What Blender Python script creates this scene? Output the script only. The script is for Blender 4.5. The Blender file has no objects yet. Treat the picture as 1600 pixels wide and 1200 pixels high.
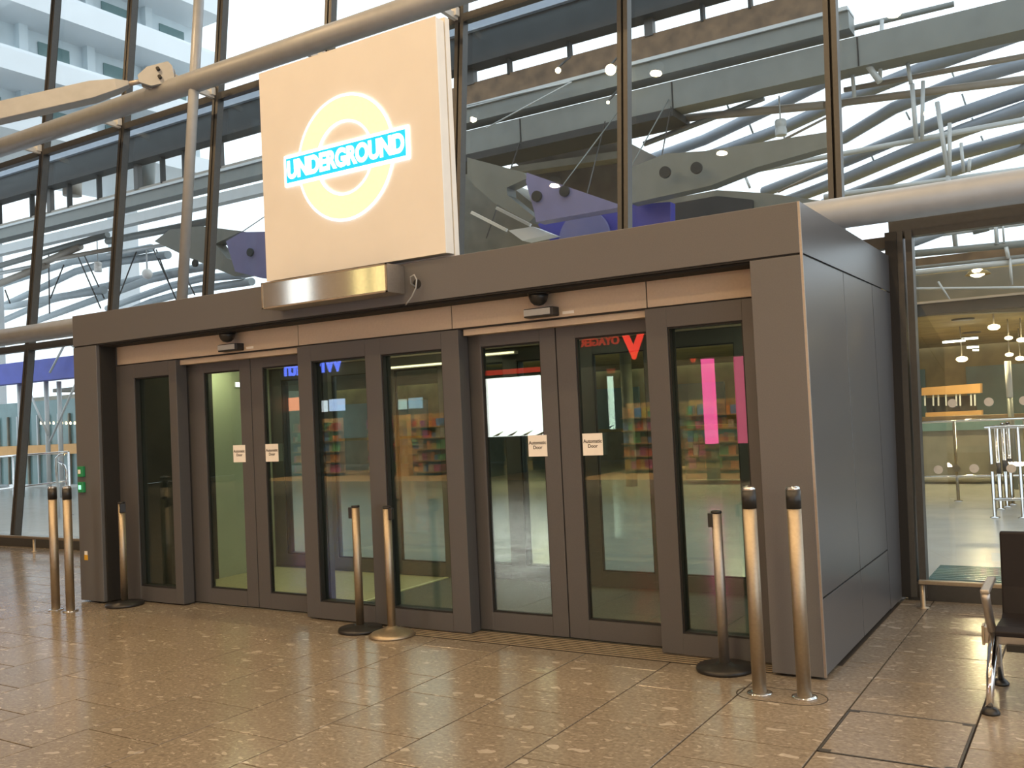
import bpy, bmesh, math, random
from mathutils import Vector, Matrix
random.seed(7)
scene = bpy.context.scene
COL = scene.collection

# ------------------------------------------------------------------ camera
CX, CY, CZ = 1.4307, -5.5211, 1.6
YAW, PITCH, ROLL, FPX = -0.55837, 0.03262, -0.04722, 1474.9
_f = Vector((math.sin(YAW)*math.cos(PITCH), math.cos(YAW)*math.cos(PITCH), math.sin(PITCH)))
_r = Vector((math.cos(YAW), -math.sin(YAW), 0)); _u = _r.cross(_f)
_c, _s = math.cos(ROLL), math.sin(ROLL)
CR, CU = _c*_r + _s*_u, -_s*_r + _c*_u
cam = bpy.data.cameras.new('camera'); camo = bpy.data.objects.new('camera', cam); COL.objects.link(camo)
cam.sensor_width = 36; cam.lens = FPX/1600*36; cam.clip_end = 500; cam.clip_start = .05
camo.matrix_world = Matrix(((CR.x, CU.x, -_f.x, CX), (CR.y, CU.y, -_f.y, CY), (CR.z, CU.z, -_f.z, CZ), (0, 0, 0, 1)))
scene.camera = camo

# ------------------------------------------------------------------ world, exposure
w = bpy.data.worlds.new('overcast'); scene.world = w; w.use_nodes = True
nt = w.node_tree; bg = nt.nodes['Background']
tc = nt.nodes.new('ShaderNodeTexCoord'); nz = nt.nodes.new('ShaderNodeTexNoise'); nz.inputs['Scale'].default_value = 2.0
cr = nt.nodes.new('ShaderNodeValToRGB'); cr.color_ramp.elements[0].color = (.80, .90, 1, 1); cr.color_ramp.elements[1].color = (.93, .97, 1, 1)
nt.links.new(tc.outputs['Generated'], nz.inputs['Vector']); nt.links.new(nz.outputs['Fac'], cr.inputs['Fac']); nt.links.new(cr.outputs['Color'], bg.inputs['Color'])
bg.inputs['Strength'].default_value = 1.8
vs = scene.view_settings
vs.view_transform = 'Standard'; vs.look = 'None'; vs.gamma = 1; vs.use_curve_mapping = False; vs.exposure = 0.0
scene.display_settings.display_device = 'sRGB'
cy = scene.cycles
cy.use_denoising = True; cy.max_bounces = 8; cy.diffuse_bounces = 3; cy.glossy_bounces = 4; cy.transmission_bounces = 6
cy.transparent_max_bounces = 40; cy.sample_clamp_indirect = 4; cy.caustics_reflective = False; cy.caustics_refractive = False
WARM = (1, .68, .36)
HALL_LAMP_W = 96

# ------------------------------------------------------------------ helpers
def ray(u, v):
    return CR*((u-800)/FPX) + CU*(-(v-600)/FPX) + _f
CAM = Vector((CX, CY, CZ))
def P(u, v, Y):
    d = ray(u, v); return CAM + d*((Y-CY)/d.y)
def PX(u, v, X):
    d = ray(u, v); return CAM + d*((X-CX)/d.x)
def depth(p): return (Vector(p)-CAM).dot(_f)
def pix(p):
    d = Vector(p)-CAM; z = d.dot(_f)
    return (800+FPX*d.dot(CR)/z, 600-FPX*d.dot(CU)/z, z)
def FY(z, off=0): return 2.45 + .11*z + off        # leaning glass facade

WL = {}                                            # world location of each object's origin
def _reg(o, loc): WL[o.name] = Vector(loc)
def tagit(o, label=None, cat=None, group=None, kind=None):
    if label: o['label'] = label
    if cat: o['category'] = cat
    if group: o['group'] = group
    if kind: o['kind'] = kind
    return o
def thing(name, loc, label, cat, group=None, kind=None):
    o = bpy.data.objects.new(name, None); COL.objects.link(o); o.location = loc; o.empty_display_size = .1
    _reg(o, loc); return tagit(o, label, cat, group, kind)

class MB:
    def __init__(s): s.v = []; s.f = []; s.sm = []
    def add(s, vs_, fs, smooth=False):
        n = len(s.v); s.v += [tuple(q) for q in vs_]; s.f += [tuple(i+n for i in f) for f in fs]; s.sm += [smooth]*len(fs); return s
    def box(s, a, b):
        (x0, y0, z0), (x1, y1, z1) = [sorted(t) for t in zip(a, b)] and (tuple(min(i, j) for i, j in zip(a, b)), tuple(max(i, j) for i, j in zip(a, b)))
        return s.add([(x0,y0,z0),(x1,y0,z0),(x1,y1,z0),(x0,y1,z0),(x0,y0,z1),(x1,y0,z1),(x1,y1,z1),(x0,y1,z1)],
                     [(0,3,2,1),(4,5,6,7),(0,1,5,4),(1,2,6,5),(2,3,7,6),(3,0,4,7)])
    def bar(s, p0, p1, w_, h_, up=(0, 0, 1)):
        p0, p1 = Vector(p0), Vector(p1); d = (p1-p0).normalized(); r = d.cross(Vector(up))
        if r.length < 1e-4: r = d.cross(Vector((1, 0, 0)))
        r.normalize(); u = r.cross(d).normalized(); vs_ = []
        for p in (p0, p1):
            for a, b in ((-1,-1),(1,-1),(1,1),(-1,1)): vs_.append(p + r*(a*w_/2) + u*(b*h_/2))
        return s.add(vs_, [(0,1,2,3),(7,6,5,4),(0,4,5,1),(1,5,6,2),(2,6,7,3),(3,7,4,0)])
    def tube(s, pts, r, n=14, cap=True):
        pts = [Vector(p) for p in pts]; rs = r if isinstance(r, (list, tuple)) else [r]*len(pts)
        vs_ = []; fs = []; ref = None
        for i, p in enumerate(pts):
            d = (pts[min(i+1, len(pts)-1)] - pts[max(i-1, 0)]).normalized()
            if ref is None: ref = d.cross(Vector((0, 0, 1)) if abs(d.z) < .95 else Vector((1, 0, 0))).normalized()
            a = (ref - d*ref.dot(d)).normalized(); ref = a; b = d.cross(a)
            for k in range(n):
                t = 2*math.pi*k/n; vs_.append(p + a*(rs[i]*math.cos(t)) + b*(rs[i]*math.sin(t)))
        for i in range(len(pts)-1):
            for k in range(n):
                fs.append((i*n+k, i*n+(k+1) % n, (i+1)*n+(k+1) % n, (i+1)*n+k))
        s.add(vs_, fs, True)
        if cap:
            m = len(s.v)-len(vs_)
            s.f += [tuple(m+k for k in reversed(range(n))), tuple(m+(len(pts)-1)*n+k for k in range(n))]; s.sm += [False, False]
        return s
    def lathe(s, c, prof, n=28):                    # prof: (radius, z) from bottom to top
        c = Vector(c); vs_ = []; fs = []
        for r, z in prof:
            for k in range(n):
                t = 2*math.pi*k/n; vs_.append(c + Vector((r*math.cos(t), r*math.sin(t), z)))
        for i in range(len(prof)-1):
            for k in range(n): fs.append((i*n+k, i*n+(k+1) % n, (i+1)*n+(k+1) % n, (i+1)*n+k))
        s.add(vs_, fs, True); m = len(s.v)-len(vs_)
        s.f += [tuple(m+k for k in reversed(range(n))), tuple(m+(len(prof)-1)*n+k for k in range(n))]; s.sm += [False, False]
        return s
    def prism(s, poly, d):                          # planar polygon extruded along vector d
        poly = [Vector(p) for p in poly]; d = Vector(d); n = len(poly)
        fs = [tuple(range(n)), tuple(reversed(range(n, 2*n)))] + [(i, i+n, (i+1) % n + n, (i+1) % n) for i in range(n)]
        return s.add(poly + [p+d for p in poly], fs)
    def ring(s, c, r0, r1, y0, y1, n=72):           # flat annulus facing -y
        vs_ = []; fs = []
        for k in range(n):
            t = 2*math.pi*k/n; ct, st = math.cos(t), math.sin(t)
            for r, y in ((r0, y0), (r1, y0), (r1, y1), (r0, y1)): vs_.append((c[0]+r*ct, y, c[1]+r*st))
        for k in range(n):
            a, b = 4*k, 4*((k+1) % n)
            for j in range(4): fs.append((a+j, a+(j+1) % 4, b+(j+1) % 4, b+j))
        return s.add(vs_, fs)
    def frame(s, x0, x1, z0, z1, l, r, b, t, y0, y1):
        s.box((x0, y0, z0), (x0+l, y1, z1)); s.box((x1-r, y0, z0), (x1, y1, z1))
        s.box((x0+l, y0, z0), (x1-r, y1, z0+b)); return s.box((x0+l, y0, z1-t), (x1-r, y1, z1))
    def build(s, name, mat, parent=None, label=None, cat=None, group=None, kind=None, bevel=0, origin=None):
        o0 = WL[parent.name] if parent else Vector(origin if origin is not None else (0, 0, 0))
        me = bpy.data.meshes.new(name); me.from_pydata([tuple(Vector(q)-o0) for q in s.v], [], s.f)
        me.polygons.foreach_set('use_smooth', s.sm)
        bm = bmesh.new(); bm.from_mesh(me); bmesh.ops.recalc_face_normals(bm, faces=bm.faces); bm.to_mesh(me); bm.free()
        me.materials.append(mat); o = bpy.data.objects.new(name, me); COL.objects.link(o)
        if parent: o.parent = parent
        else: o.location = o0
        _reg(o, o0)
        if bevel:
            m = o.modifiers.new('bevel', 'BEVEL'); m.width = bevel; m.segments = 2; m.limit_method = 'ANGLE'; m.angle_limit = .8
        return tagit(o, label, cat, group, kind)

def copy_tree(o, loc, label=None, parent=None):
    c = o.copy(); COL.objects.link(c); c.parent = parent
    if parent is None: c.location = loc; _reg(c, loc)
    if label: c['label'] = label
    for ch in list(o.children): copy_tree(ch, loc, None, c)
    return c

def text_obj(name, txt, size, mat, parent, loc, facing=-1, bold=0.0, extrude=.002, align='CENTER', sx=1.0, spacing=1.0):
    cu = bpy.data.curves.new(name, 'FONT'); cu.body = txt; cu.size = size; cu.align_x = align; cu.align_y = 'CENTER'
    cu.offset = bold; cu.extrude = extrude; cu.space_character = spacing
    t = bpy.data.objects.new(name, cu); COL.objects.link(t); bpy.context.view_layer.update()
    me = bpy.data.meshes.new_from_object(t.evaluated_get(bpy.context.evaluated_depsgraph_get()))
    bpy.data.objects.remove(t); bpy.data.curves.remove(cu)
    R = Matrix.Rotation(math.pi/2, 4, 'X')
    if facing > 0: R = Matrix.Rotation(math.pi, 4, 'Z') @ R
    me.transform(R @ Matrix.Diagonal((sx, 1, 1, 1)))
    o0 = WL[parent.name]; me.transform(Matrix.Translation(Vector(loc)-o0)); me.materials.clear(); me.materials.append(mat)
    o = bpy.data.objects.new(name, me); COL.objects.link(o); o.parent = parent; _reg(o, o0); return o

# ------------------------------------------------------------------ materials
def mat(name, col, rough=.5, metal=0.0, emit=None, es=1.0, var=.06, scale=30, bump=0.0, spec=.5):
    m = bpy.data.materials.new(name); m.use_nodes = True; t = m.node_tree; b = t.nodes['Principled BSDF']
    b.inputs['Roughness'].default_value = rough; b.inputs['Metallic'].default_value = metal; b.inputs['Specular IOR Level'].default_value = spec
    g = t.nodes.new('ShaderNodeNewGeometry'); n = t.nodes.new('ShaderNodeTexNoise'); n.inputs['Scale'].default_value = scale; n.inputs['Detail'].default_value = 3
    t.links.new(g.outputs['Position'], n.inputs['Vector'])
    r = t.nodes.new('ShaderNodeValToRGB'); e = r.color_ramp.elements
    e[0].position = .3; e[1].position = .7
    e[0].color = tuple(max(0, c*(1-var)) for c in col)+(1,); e[1].color = tuple(min(1, c*(1+var)) for c in col)+(1,)
    t.links.new(n.outputs['Fac'], r.inputs['Fac']); t.links.new(r.outputs['Color'], b.inputs['Base Color'])
    if bump:
        k = t.nodes.new('ShaderNodeBump'); k.inputs['Strength'].default_value = bump; k.inputs['Distance'].default_value = .002
        t.links.new(n.outputs['Fac'], k.inputs['Height']); t.links.new(k.outputs['Normal'], b.inputs['Normal'])
    if emit: b.inputs['Emission Color'].default_value = tuple(emit)+(1,); b.inputs['Emission Strength'].default_value = es
    return m
def glass(name, tint, base):
    m = bpy.data.materials.new(name); m.use_nodes = True; t = m.node_tree; t.nodes.clear()
    out = t.nodes.new('ShaderNodeOutputMaterial'); mix = t.nodes.new('ShaderNodeMixShader'); tr = t.nodes.new('ShaderNodeBsdfTransparent'); gl = t.nodes.new('ShaderNodeBsdfGlossy')
    tr.inputs['Color'].default_value = tint+(1,); gl.inputs['Roughness'].default_value = 0.0; gl.inputs['Color'].default_value = (.95, 1, .98, 1)
    lw = t.nodes.new('ShaderNodeLayerWeight'); lw.inputs['Blend'].default_value = .5
    pw = t.nodes.new('ShaderNodeMath'); pw.operation = 'POWER'; pw.inputs[1].default_value = 5
    ma = t.nodes.new('ShaderNodeMath'); ma.operation = 'MULTIPLY_ADD'; ma.inputs[1].default_value = 1-base; ma.inputs[2].default_value = base
    t.links.new(lw.outputs['Facing'], pw.inputs[0]); t.links.new(pw.outputs[0], ma.inputs[0]); t.links.new(ma.outputs[0], mix.inputs[0])
    t.links.new(tr.outputs[0], mix.inputs[1]); t.links.new(gl.outputs[0], mix.inputs[2]); t.links.new(mix.outputs[0], out.inputs['Surface'])
    return m
def terrazzo():
    m = bpy.data.materials.new('terrazzo'); m.use_nodes = True; t = m.node_tree; b = t.nodes['Principled BSDF']
    g = t.nodes.new('ShaderNodeNewGeometry')
    oi = t.nodes.new('ShaderNodeObjectInfo')
    warp = t.nodes.new('ShaderNodeTexNoise'); warp.inputs['Scale'].default_value = 9; t.links.new(g.outputs['Position'], warp.inputs['Vector'])
    mixv = t.nodes.new('ShaderNodeMix'); mixv.data_type = 'VECTOR'; mixv.inputs['Factor'].default_value = .10
    t.links.new(g.outputs['Position'], mixv.inputs[4]); t.links.new(warp.outputs['Color'], mixv.inputs[5])
    mp = t.nodes.new('ShaderNodeMapping'); mp.inputs['Rotation'].default_value = (0, 0, .3); mp.inputs['Scale'].default_value = (.8, 1.9, 1); t.links.new(mixv.outputs[1], mp.inputs['Vector'])
    def chips(scale, lo, hi):
        v = t.nodes.new('ShaderNodeTexVoronoi'); v.inputs['Scale'].default_value = scale; t.links.new(mp.outputs[0], v.inputs['Vector'])
        sep = t.nodes.new('ShaderNodeSeparateColor'); t.links.new(v.outputs['Color'], sep.inputs[0])
        pick = t.nodes.new('ShaderNodeMath'); pick.operation = 'GREATER_THAN'; pick.inputs[1].default_value = lo; t.links.new(sep.outputs[0], pick.inputs[0])
        near = t.nodes.new('ShaderNodeMath'); near.operation = 'LESS_THAN'; near.inputs[1].default_value = hi; t.links.new(v.outputs['Distance'], near.inputs[0])
        mu = t.nodes.new('ShaderNodeMath'); mu.operation = 'MULTIPLY'; t.links.new(pick.outputs[0], mu.inputs[0]); t.links.new(near.outputs[0], mu.inputs[1])
        return mu.outputs[0], sep.outputs[1]
    n = t.nodes.new('ShaderNodeTexNoise'); n.inputs['Scale'].default_value = 45; n.inputs['Detail'].default_value = 5; t.links.new(g.outputs['Position'], n.inputs['Vector'])
    r = t.nodes.new('ShaderNodeValToRGB'); e = r.color_ramp.elements; e[0].position = .3; e[1].position = .72
    e[0].color = (.185, .156, .123, 1); e[1].color = (.285, .246, .200, 1); t.links.new(n.outputs['Fac'], r.inputs['Fac'])
    cur = r.outputs['Color']
    for scale, lo, hi, col in ((24, .90, .40, (.52, .47, .40, 1)), (28, .90, .40, (.15, .125, .10, 1)), (11, .915, .34, (.58, .54, .48, 1)), (50, .75, .4, (.40, .355, .295, 1))):
        fac, rnd = chips(scale, lo, hi)
        mx = t.nodes.new('ShaderNodeMix'); mx.data_type = 'RGBA'
        sc = t.nodes.new('ShaderNodeMath'); sc.operation = 'MULTIPLY'; sc.inputs[1].default_value = .5; t.links.new(fac, sc.inputs[0])
        t.links.new(sc.outputs[0], mx.inputs[0]); t.links.new(cur, mx.inputs[6]); mx.inputs[7].default_value = col; cur = mx.outputs[2]
    hs = t.nodes.new('ShaderNodeHueSaturation'); va = t.nodes.new('ShaderNodeMath'); va.operation = 'MULTIPLY_ADD'; va.inputs[1].default_value = .12; va.inputs[2].default_value = .94
    t.links.new(oi.outputs['Random'], va.inputs[0]); t.links.new(va.outputs[0], hs.inputs['Value']); t.links.new(cur, hs.inputs['Color'])
    t.links.new(hs.outputs[0], b.inputs['Base Color'])
    rn = t.nodes.new('ShaderNodeTexNoise'); rn.inputs['Scale'].default_value = 1.3; t.links.new(g.outputs['Position'], rn.inputs['Vector'])
    mr = t.nodes.new('ShaderNodeMapRange'); mr.inputs[3].default_value = .13; mr.inputs[4].default_value = .27; t.links.new(rn.outputs['Fac'], mr.inputs[0]); t.links.new(mr.outputs[0], b.inputs['Roughness'])
    return m
def brushed(name, col, rough=.28):
    m = mat(name, col, rough, 1.0, var=.05, scale=60); return m

M = dict(
 portal=mat('portal_paint', (.150, .152, .160), .42, .25, var=.05, scale=140, spec=.5),
 side=mat('side_panel_paint', (.135, .142, .156), .30, .35, var=.04, scale=90),
 door=mat('door_paint', (.105, .104, .108), .45, .2, var=.05, scale=140),
 header=mat('header_panel', (.62, .52, .42), .5, .1, var=.03, scale=60),
 black=mat('black_rubber', (.012, .012, .013), .6),
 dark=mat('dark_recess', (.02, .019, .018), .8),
 mull=mat('mullion_metal', (.075, .074, .072), .42, .35),
 tube=mat('tube_paint', (.37, .395, .425), .42, .15, var=.05, scale=8),
 white=mat('white_paint', (.78, .78, .76), .5, var=.03),
 paper=mat('notice_paper', (.93, .91, .89), .7, var=.02),
 ink=mat('ink', (.05, .045, .05), .7),
 signw=mat('sign_face_panel', (.88, .87, .84), .45, var=.015, scale=4),
 signside=mat('sign_side_panel', (.80, .79, .75), .5, var=.03, scale=6),
 glow_white=mat('glow_white', (1, 1, 1), .5, emit=(1, .98, .93), es=2.6),
 glow_ring=mat('glow_ring', (.9, .7, .3), .5, emit=(1, .84, .42), es=1.05),
 glow_blue=mat('glow_blue', (0, .4, .8), .5, emit=(.0, .50, .92), es=.95),
 steel=brushed('brushed_steel', (.44, .375, .29), .48),
 steelm=brushed('mirror_steel', (.80, .78, .74), .07),
 alu=brushed('satin_aluminium', (.50, .46, .42), .50),
 chrome=brushed('polished_steel', (.82, .82, .82), .12),
 blackplastic=mat('black_plastic', (.018, .018, .019), .35),
 blackseat=mat('black_seat', (.012, .010, .012), .6, spec=.25),
 grout=mat('grout', (.045, .037, .03), .8),
 terrazzo=terrazzo(),
 hatch=mat('hatch_metal', (.09, .085, .078), .45, .6),
 mat_=mat('lobby_matting', (.13, .13, .11), .75, var=.25, scale=120, bump=.3),
 grate=mat('grating_aluminium', (.50, .41, .30), .4, .5),
 groove=mat('grating_groove', (.03, .025, .02), .8),
 green=mat('green_plastic', (.02, .22, .08), .4, emit=(.05, .6, .2), es=.05),
 greenlamp=mat('green_lamp', (.2, .8, .5), .4, emit=(.4, 1, .7), es=1.2),
 yellow=mat('yellow_sticker', (.75, .42, .03), .5),
 ground=mat('plaza_floor', (.50, .51, .50), .22, var=.06, scale=3),
 frost=mat('frosted_wall', (.50, .53, .39), .5, var=.03, scale=5),
 lobbyceil=mat('lobby_ceiling', (.45, .43, .38), .6),
 steelgrey=mat('roof_steel', (.19, .21, .205), .45, .1, var=.06, scale=4),
 steelblue=mat('roof_purlin', (.30, .35, .42), .45, .1, var=.06, scale=4),
 steelbrown=mat('roof_tie', (.30, .27, .23), .5, .1, var=.06, scale=5),
 steellight=mat('light_steel', (.52, .56, .58), .4, .1, var=.04, scale=5),
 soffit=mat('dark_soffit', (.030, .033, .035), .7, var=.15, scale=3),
 timber=mat('brown_band', (.16, .10, .055), .6, var=.35, scale=4),
 purple=mat('purple_steel', (.20, .21, .42), .4, .1, var=.06, scale=4),  # purple light falling on the steel node is put into this colour
 bluep=mat('blue_panel', (.055, .065, .40), .45, var=.08, scale=3),
 bluefab=mat('blue_canopy', (.07, .10, .50), .5, var=.08, scale=3),
 wing=mat('wing_white', (.82, .86, .90), .5, var=.03, scale=1),
 wingshade=mat('wing_panel', (.68, .77, .82), .3, var=.1, scale=1),
 ochre=mat('ochre_wall', (.36, .26, .10), .6, var=.25, scale=2),
 orange=mat('orange_kiosk', (.55, .30, .10), .5, var=.08, scale=4, emit=(1, .55, .2), es=.12),
 plazawall=mat('plaza_wall', (.22, .21, .17), .6, var=.2, scale=2),
 lampwarm=mat('lamp_warm', (1, .9, .7), .5, emit=(1, .80, .45), es=6),
 lampwhite=mat('lamp_white', (1, 1, .9), .5, emit=(1, .95, .75), es=7),
 tealglass=mat('teal_panel', (.16, .27, .28), .15, var=.12, scale=2),
 ceiling=mat('hall_ceiling', (.42, .42, .41), .7, var=.04, scale=1),
 shopwall=mat('shop_wall', (.16, .13, .10), .6, var=.2, scale=2),
 shopfloor=mat('shop_timber', (.40, .24, .11), .5, var=.2, scale=5),
 shopblack=mat('shop_fascia_black', (.02, .02, .022), .3),
 redlight=mat('red_sign', (.8, .05, .03), .4, emit=(1, .045, .03), es=5.5),
 redlow=mat('red_sign_letters', (.6, .05, .03), .4, emit=(1, .06, .03), es=1.6),
 bluelight=mat('blue_sign', (.1, .15, .9), .4, emit=(.13, .20, 1), es=7),
 lightbox=mat('lightbox_white', (1, 1, 1), .4, emit=(1, 1, .97), es=9),
 pinkbox=mat('pink_lightbox', (1, .2, .5), .4, emit=(1, .10, .36), es=5.5),
 pinkdim=mat('pink_lightbox_dim', (.8, .2, .35), .4, emit=(1, .13, .30), es=2.2),
 ductbrown=mat('duct_brown', (.12, .105, .085), .6, var=.3, scale=2),
 riblue=mat('rib_steel', (.36, .42, .46), .45, .1, var=.06, scale=4),
 palemat=mat('pale_matting', (.52, .47, .27), .7, var=.12, scale=60),
 paleedge=mat('mat_edge_strip', (.80, .76, .45), .5, var=.05),
 office_white=mat('office_window_white', (.8, .85, .9), .4, emit=(.9, .97, 1), es=1.6, var=.1, scale=3),
 office_yellow=mat('office_window_yellow', (.8, .7, .3), .4, emit=(1, .86, .42), es=1.1, var=.1, scale=3),
 stripglow=mat('strip_glow', (1, .95, .7), .5, emit=(1, .93, .62), es=1.8),
 manif=mat('frosted_dot', (.62, .62, .60), .6),
)
G_DOOR = glass('door_glass', (.86, .92, .88), .075)
G_FAC = glass('facade_glass', (.95, .98, .98), .05)

# ================================================================== STRUCTURE
# ---- floor with its terrazzo tiles
HW = 7.03                                           # lobby width, x from -HW to 0
floor = MB().box((-24, -13.4, -.06), (12, 2.62, -.010)).build('floor', M['grout'], label='beige terrazzo tiled floor of the hall', kind='structure')
tw = .5975
def rows_for(i):
    off = (0, .315, 0, .315, .16)[i % 5] if i % 2 else 0
    ys = [-1.12]
    y = -1.12 + (.315 if i % 2 else .63)
    while y < 2.6: ys.append(y); y += .63
    y = -1.12 - (.315 if i % 2 else .63)
    while y > -13.4: ys.append(y); y -= .63
    return sorted(set([-13.4, 2.55]+ys))
tiles = []
for i in range(-40, 20):
    x0 = .225+tw*i; x1 = x0+tw; ys = rows_for(i)
    for a, b in zip(ys, ys[1:]):
        if b-a < .05: continue
        cand = [(x0, x1, a, b)]
        if b > .345 and x0 < 0 and x1 > -HW:        # under the lobby: cut back to its doors, keep the strips beside it
            cand = [(x0, x1, a, .345)] if a < .30 else []
            lo_ = max(a, .345)
            if x1 > 0: cand.append((0.004, x1, lo_, b))
            if x0 < -HW: cand.append((x0, -HW-.004, lo_, b))
        if abs(x0-.225) < .01 and a > -1.13 and b < -.45: continue       # the access hatch takes this bay
        for (xa, xb, ya, yb) in cand:
            if yb-ya < .03 or xb-xa < .03: continue
            pts = [pix((x, y, 0)) for x in (xa, xb) for y in (ya, yb)]
            vis = min(q[2] for q in pts) > .5 and max(q[0] for q in pts) > -30 and min(q[0] for q in pts) < 1630 and max(q[1] for q in pts) > 600 and min(q[1] for q in pts) < 1230
            area = 0
            if vis: area = (max(q[0] for q in pts)-min(q[0] for q in pts))*(max(q[1] for q in pts)-min(q[1] for q in pts))
            tiles.append((area, xa, xb, ya, yb))
tiles.sort(reverse=True)
g2 = .0044; cache = {}
rest = MB(); nvis = 0
for k, (ar, x0, x1, a, b) in enumerate(tiles):
    if k < 300 and ar > 40:
        lx, ly = x1-x0-2*g2, b-a-2*g2; key = (round(lx, 4), round(ly, 4))
        if key not in cache:
            c = .0015; hx, hy = lx/2, ly/2
            vv = [(-hx,-hy,-.010),(hx,-hy,-.010),(hx,hy,-.010),(-hx,hy,-.010),(-hx,-hy,-c),(hx,-hy,-c),(hx,hy,-c),(-hx,hy,-c),(-hx+c,-hy+c,0),(hx-c,-hy+c,0),(hx-c,hy-c,0),(-hx+c,hy-c,0)]
            me = bpy.data.meshes.new('tile'); me.from_pydata(vv, [], [(8,9,10,11)]+[(j,(j+1)%4,(j+1)%4+4,j+4) for j in range(4)]+[(j+4,(j+1)%4+4,(j+1)%4+8,j+8) for j in range(4)])
            me.materials.append(M['terrazzo']); cache[key] = me
        o = bpy.data.objects.new('tile', cache[key]); COL.objects.link(o); o.location = ((x0+x1)/2, (a+b)/2, 0); o.parent = floor
    else: rest.box((x0+g2, a+g2, -.010), (x1-g2, b-g2, 0))
rest.build('far_tiles', M['terrazzo'], floor, kind='stuff')

# ---- plaza ground beyond the glass
MB().box((-60, 2.62, -.06), (40, 80, -.01)).build('floor_plaza', M['ground'], label='pale grey floor of the plaza beyond the glass wall', kind='structure')
# ---- hall ceiling (above the frame) with its downlights
MB().box((-24, -20, 9.2), (12, 3.35, 9.4)).build('ceiling', M['ceiling'], label='pale ceiling high above the hall', kind='structure')
for i, x in enumerate((-13, -9, -5, -1, 3, 7)):
    for j, y in enumerate((.4, -3.2, -6.6, -10.0)):  # row nearest the glass is added to brighten the floor beside the lobby
        t = thing('ceiling_downlight', (x, y, 9.2), 'round warm downlight in the hall ceiling', 'downlight', 'warm downlights of the hall ceiling')
        MB().lathe((x, y, 9.05), [(.11, 0), (.13, .02), (.13, .15)]).build('housing', M['white'], t)
        l = bpy.data.lights.new('downlight', 'AREA'); l.shape = 'DISK'; l.size = .20; l.energy = HALL_LAMP_W; l.color = WARM
        lo = bpy.data.objects.new('downlight_bulb', l); COL.objects.link(lo); lo.location = (0, 0, -.17); lo.parent = t

# ---- leaning glass facade
wall = thing('wall_back', (-6, 2.45, 0), 'leaning glass wall behind the lobby, dark mullions between tall panes', 'wall', kind='structure')
wall['kind'] = 'structure'
if 'category' in wall: del wall['category']
PITCHX = 2.008; XM = [-.42-PITCHX*i for i in range(-3, 9)]
ZT, ZL, ZTOP = 6.06, 2.98, 9.2
def fac(x, z, off=0): return Vector((x, FY(z, off), z))
for x in XM:
    lo = 0.14
    if -HW < x < .1: lo = 2.72
    if x > 0: lo = 3.1 if x < 2 else .14
    for dx, wd, dp in ((-.034, .045, .10), (.034, .045, .10)):
        MB().bar(fac(x+dx, lo, .05), fac(x+dx, ZTOP, .05), wd, dp, up=(0, 1, .0)).build('mullion', M['mull'], wall)
    MB().bar(fac(x, lo, .09), fac(x, ZTOP, .09), .03, .09, up=(0, 1, 0)).build('mullion_gap', M['black'], wall)
# jamb beside the lobby, framing the low bays
for x in (.085, .155):
    MB().bar(fac(x, .02, .03), fac(x, 2.95, .03), .05, .13, up=(0, 1, 0)).build('jamb', M['mull'], wall)
MB().bar(fac(.02, .02, .0), fac(.02, 2.95, .0), .09, .10, up=(0, 1, 0)).build('jamb_gap', M['black'], wall)
xl, xr = XM[-1]-.2, XM[0]+.2
for z, h in ((ZT, .09),):
    MB().bar(fac(xl, z, .05), fac(xr, z, .05), .10, h).build('transom', M['mull'], wall)
MB().bar(fac(xl, ZL, .05), fac(-HW, ZL, .05), .10, .10).build('transom', M['mull'], wall)
MB().bar(fac(-HW, ZL-.1, .05), fac(0, ZL-.1, .05), .10, .10).build('transom', M['mull'], wall)
MB().bar(fac(0, ZL, .05), fac(xr, ZL, .05), .10, .14).build('transom', M['mull'], wall)
for a, b in ((xl, -HW), (.04, xr)):
    MB().bar(fac(a, .07, .05), fac(b, .07, .05), .14, .14).build('sill', M['mull'], wall)
def pane(x0, x1, z0, z1, name='glass_pane'):
    a, b, c, d = fac(x0, z0, .09), fac(x1, z0, .09), fac(x1, z1, .09), fac(x0, z1, .09)
    return MB().prism([a, b, c, d], (0, .012, 0)).build(name, G_FAC, wall)
xs = sorted(XM)
for a, b in zip(xs, xs[1:]):
    pane(a, b, ZT, ZTOP)
    pane(a, b, ZL, ZT)
    if b < -HW: pane(a, b, .14, ZL)
    elif a < -HW: pane(a, -HW, .14, ZL)
dotpane = None
for a, b in ((.18, 1.586), (1.586, 3.594), (3.594, 5.6)):
    dotpane = pane(a, b, .14, ZL)
    if a < 1:
        for u, v in ((1488, 630), (1545, 628), (1600, 626), (1466, 734), (1522, 732), (1580, 732), (1637, 624)):
            d = ray(u, v); k = .11; tt = (2.50+k*CZ-CY)/(d.y-k*d.z); p = CAM+d*tt
            MB().tube([p, p+Vector((0, .004, 0))], .034, 20).build('manifestation_dot', M['manif'], dotpane)
        for u, v in ((1494, 732), (1551, 731)):
            d = ray(u, v); tt = (2.56+.11*CZ-CY)/(d.y-.11*d.z); p = CAM+d*tt
            MB().tube([p, p+Vector((0, .004, 0))], .030, 20).build('manifestation_dot', M['plazawall'], dotpane)
# clamps that tie the transom to the tube
for x in XM:
    p = fac(x-.04, ZT+.02)
    MB().bar(p+Vector((0, .02, 0)), p+Vector((-.02, -.36, .03)), .05, .07).box(p+Vector((-.07, -.07, .0)), p+Vector((.05, .0, .10))).build('clamp', M['white'], wall)

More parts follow.
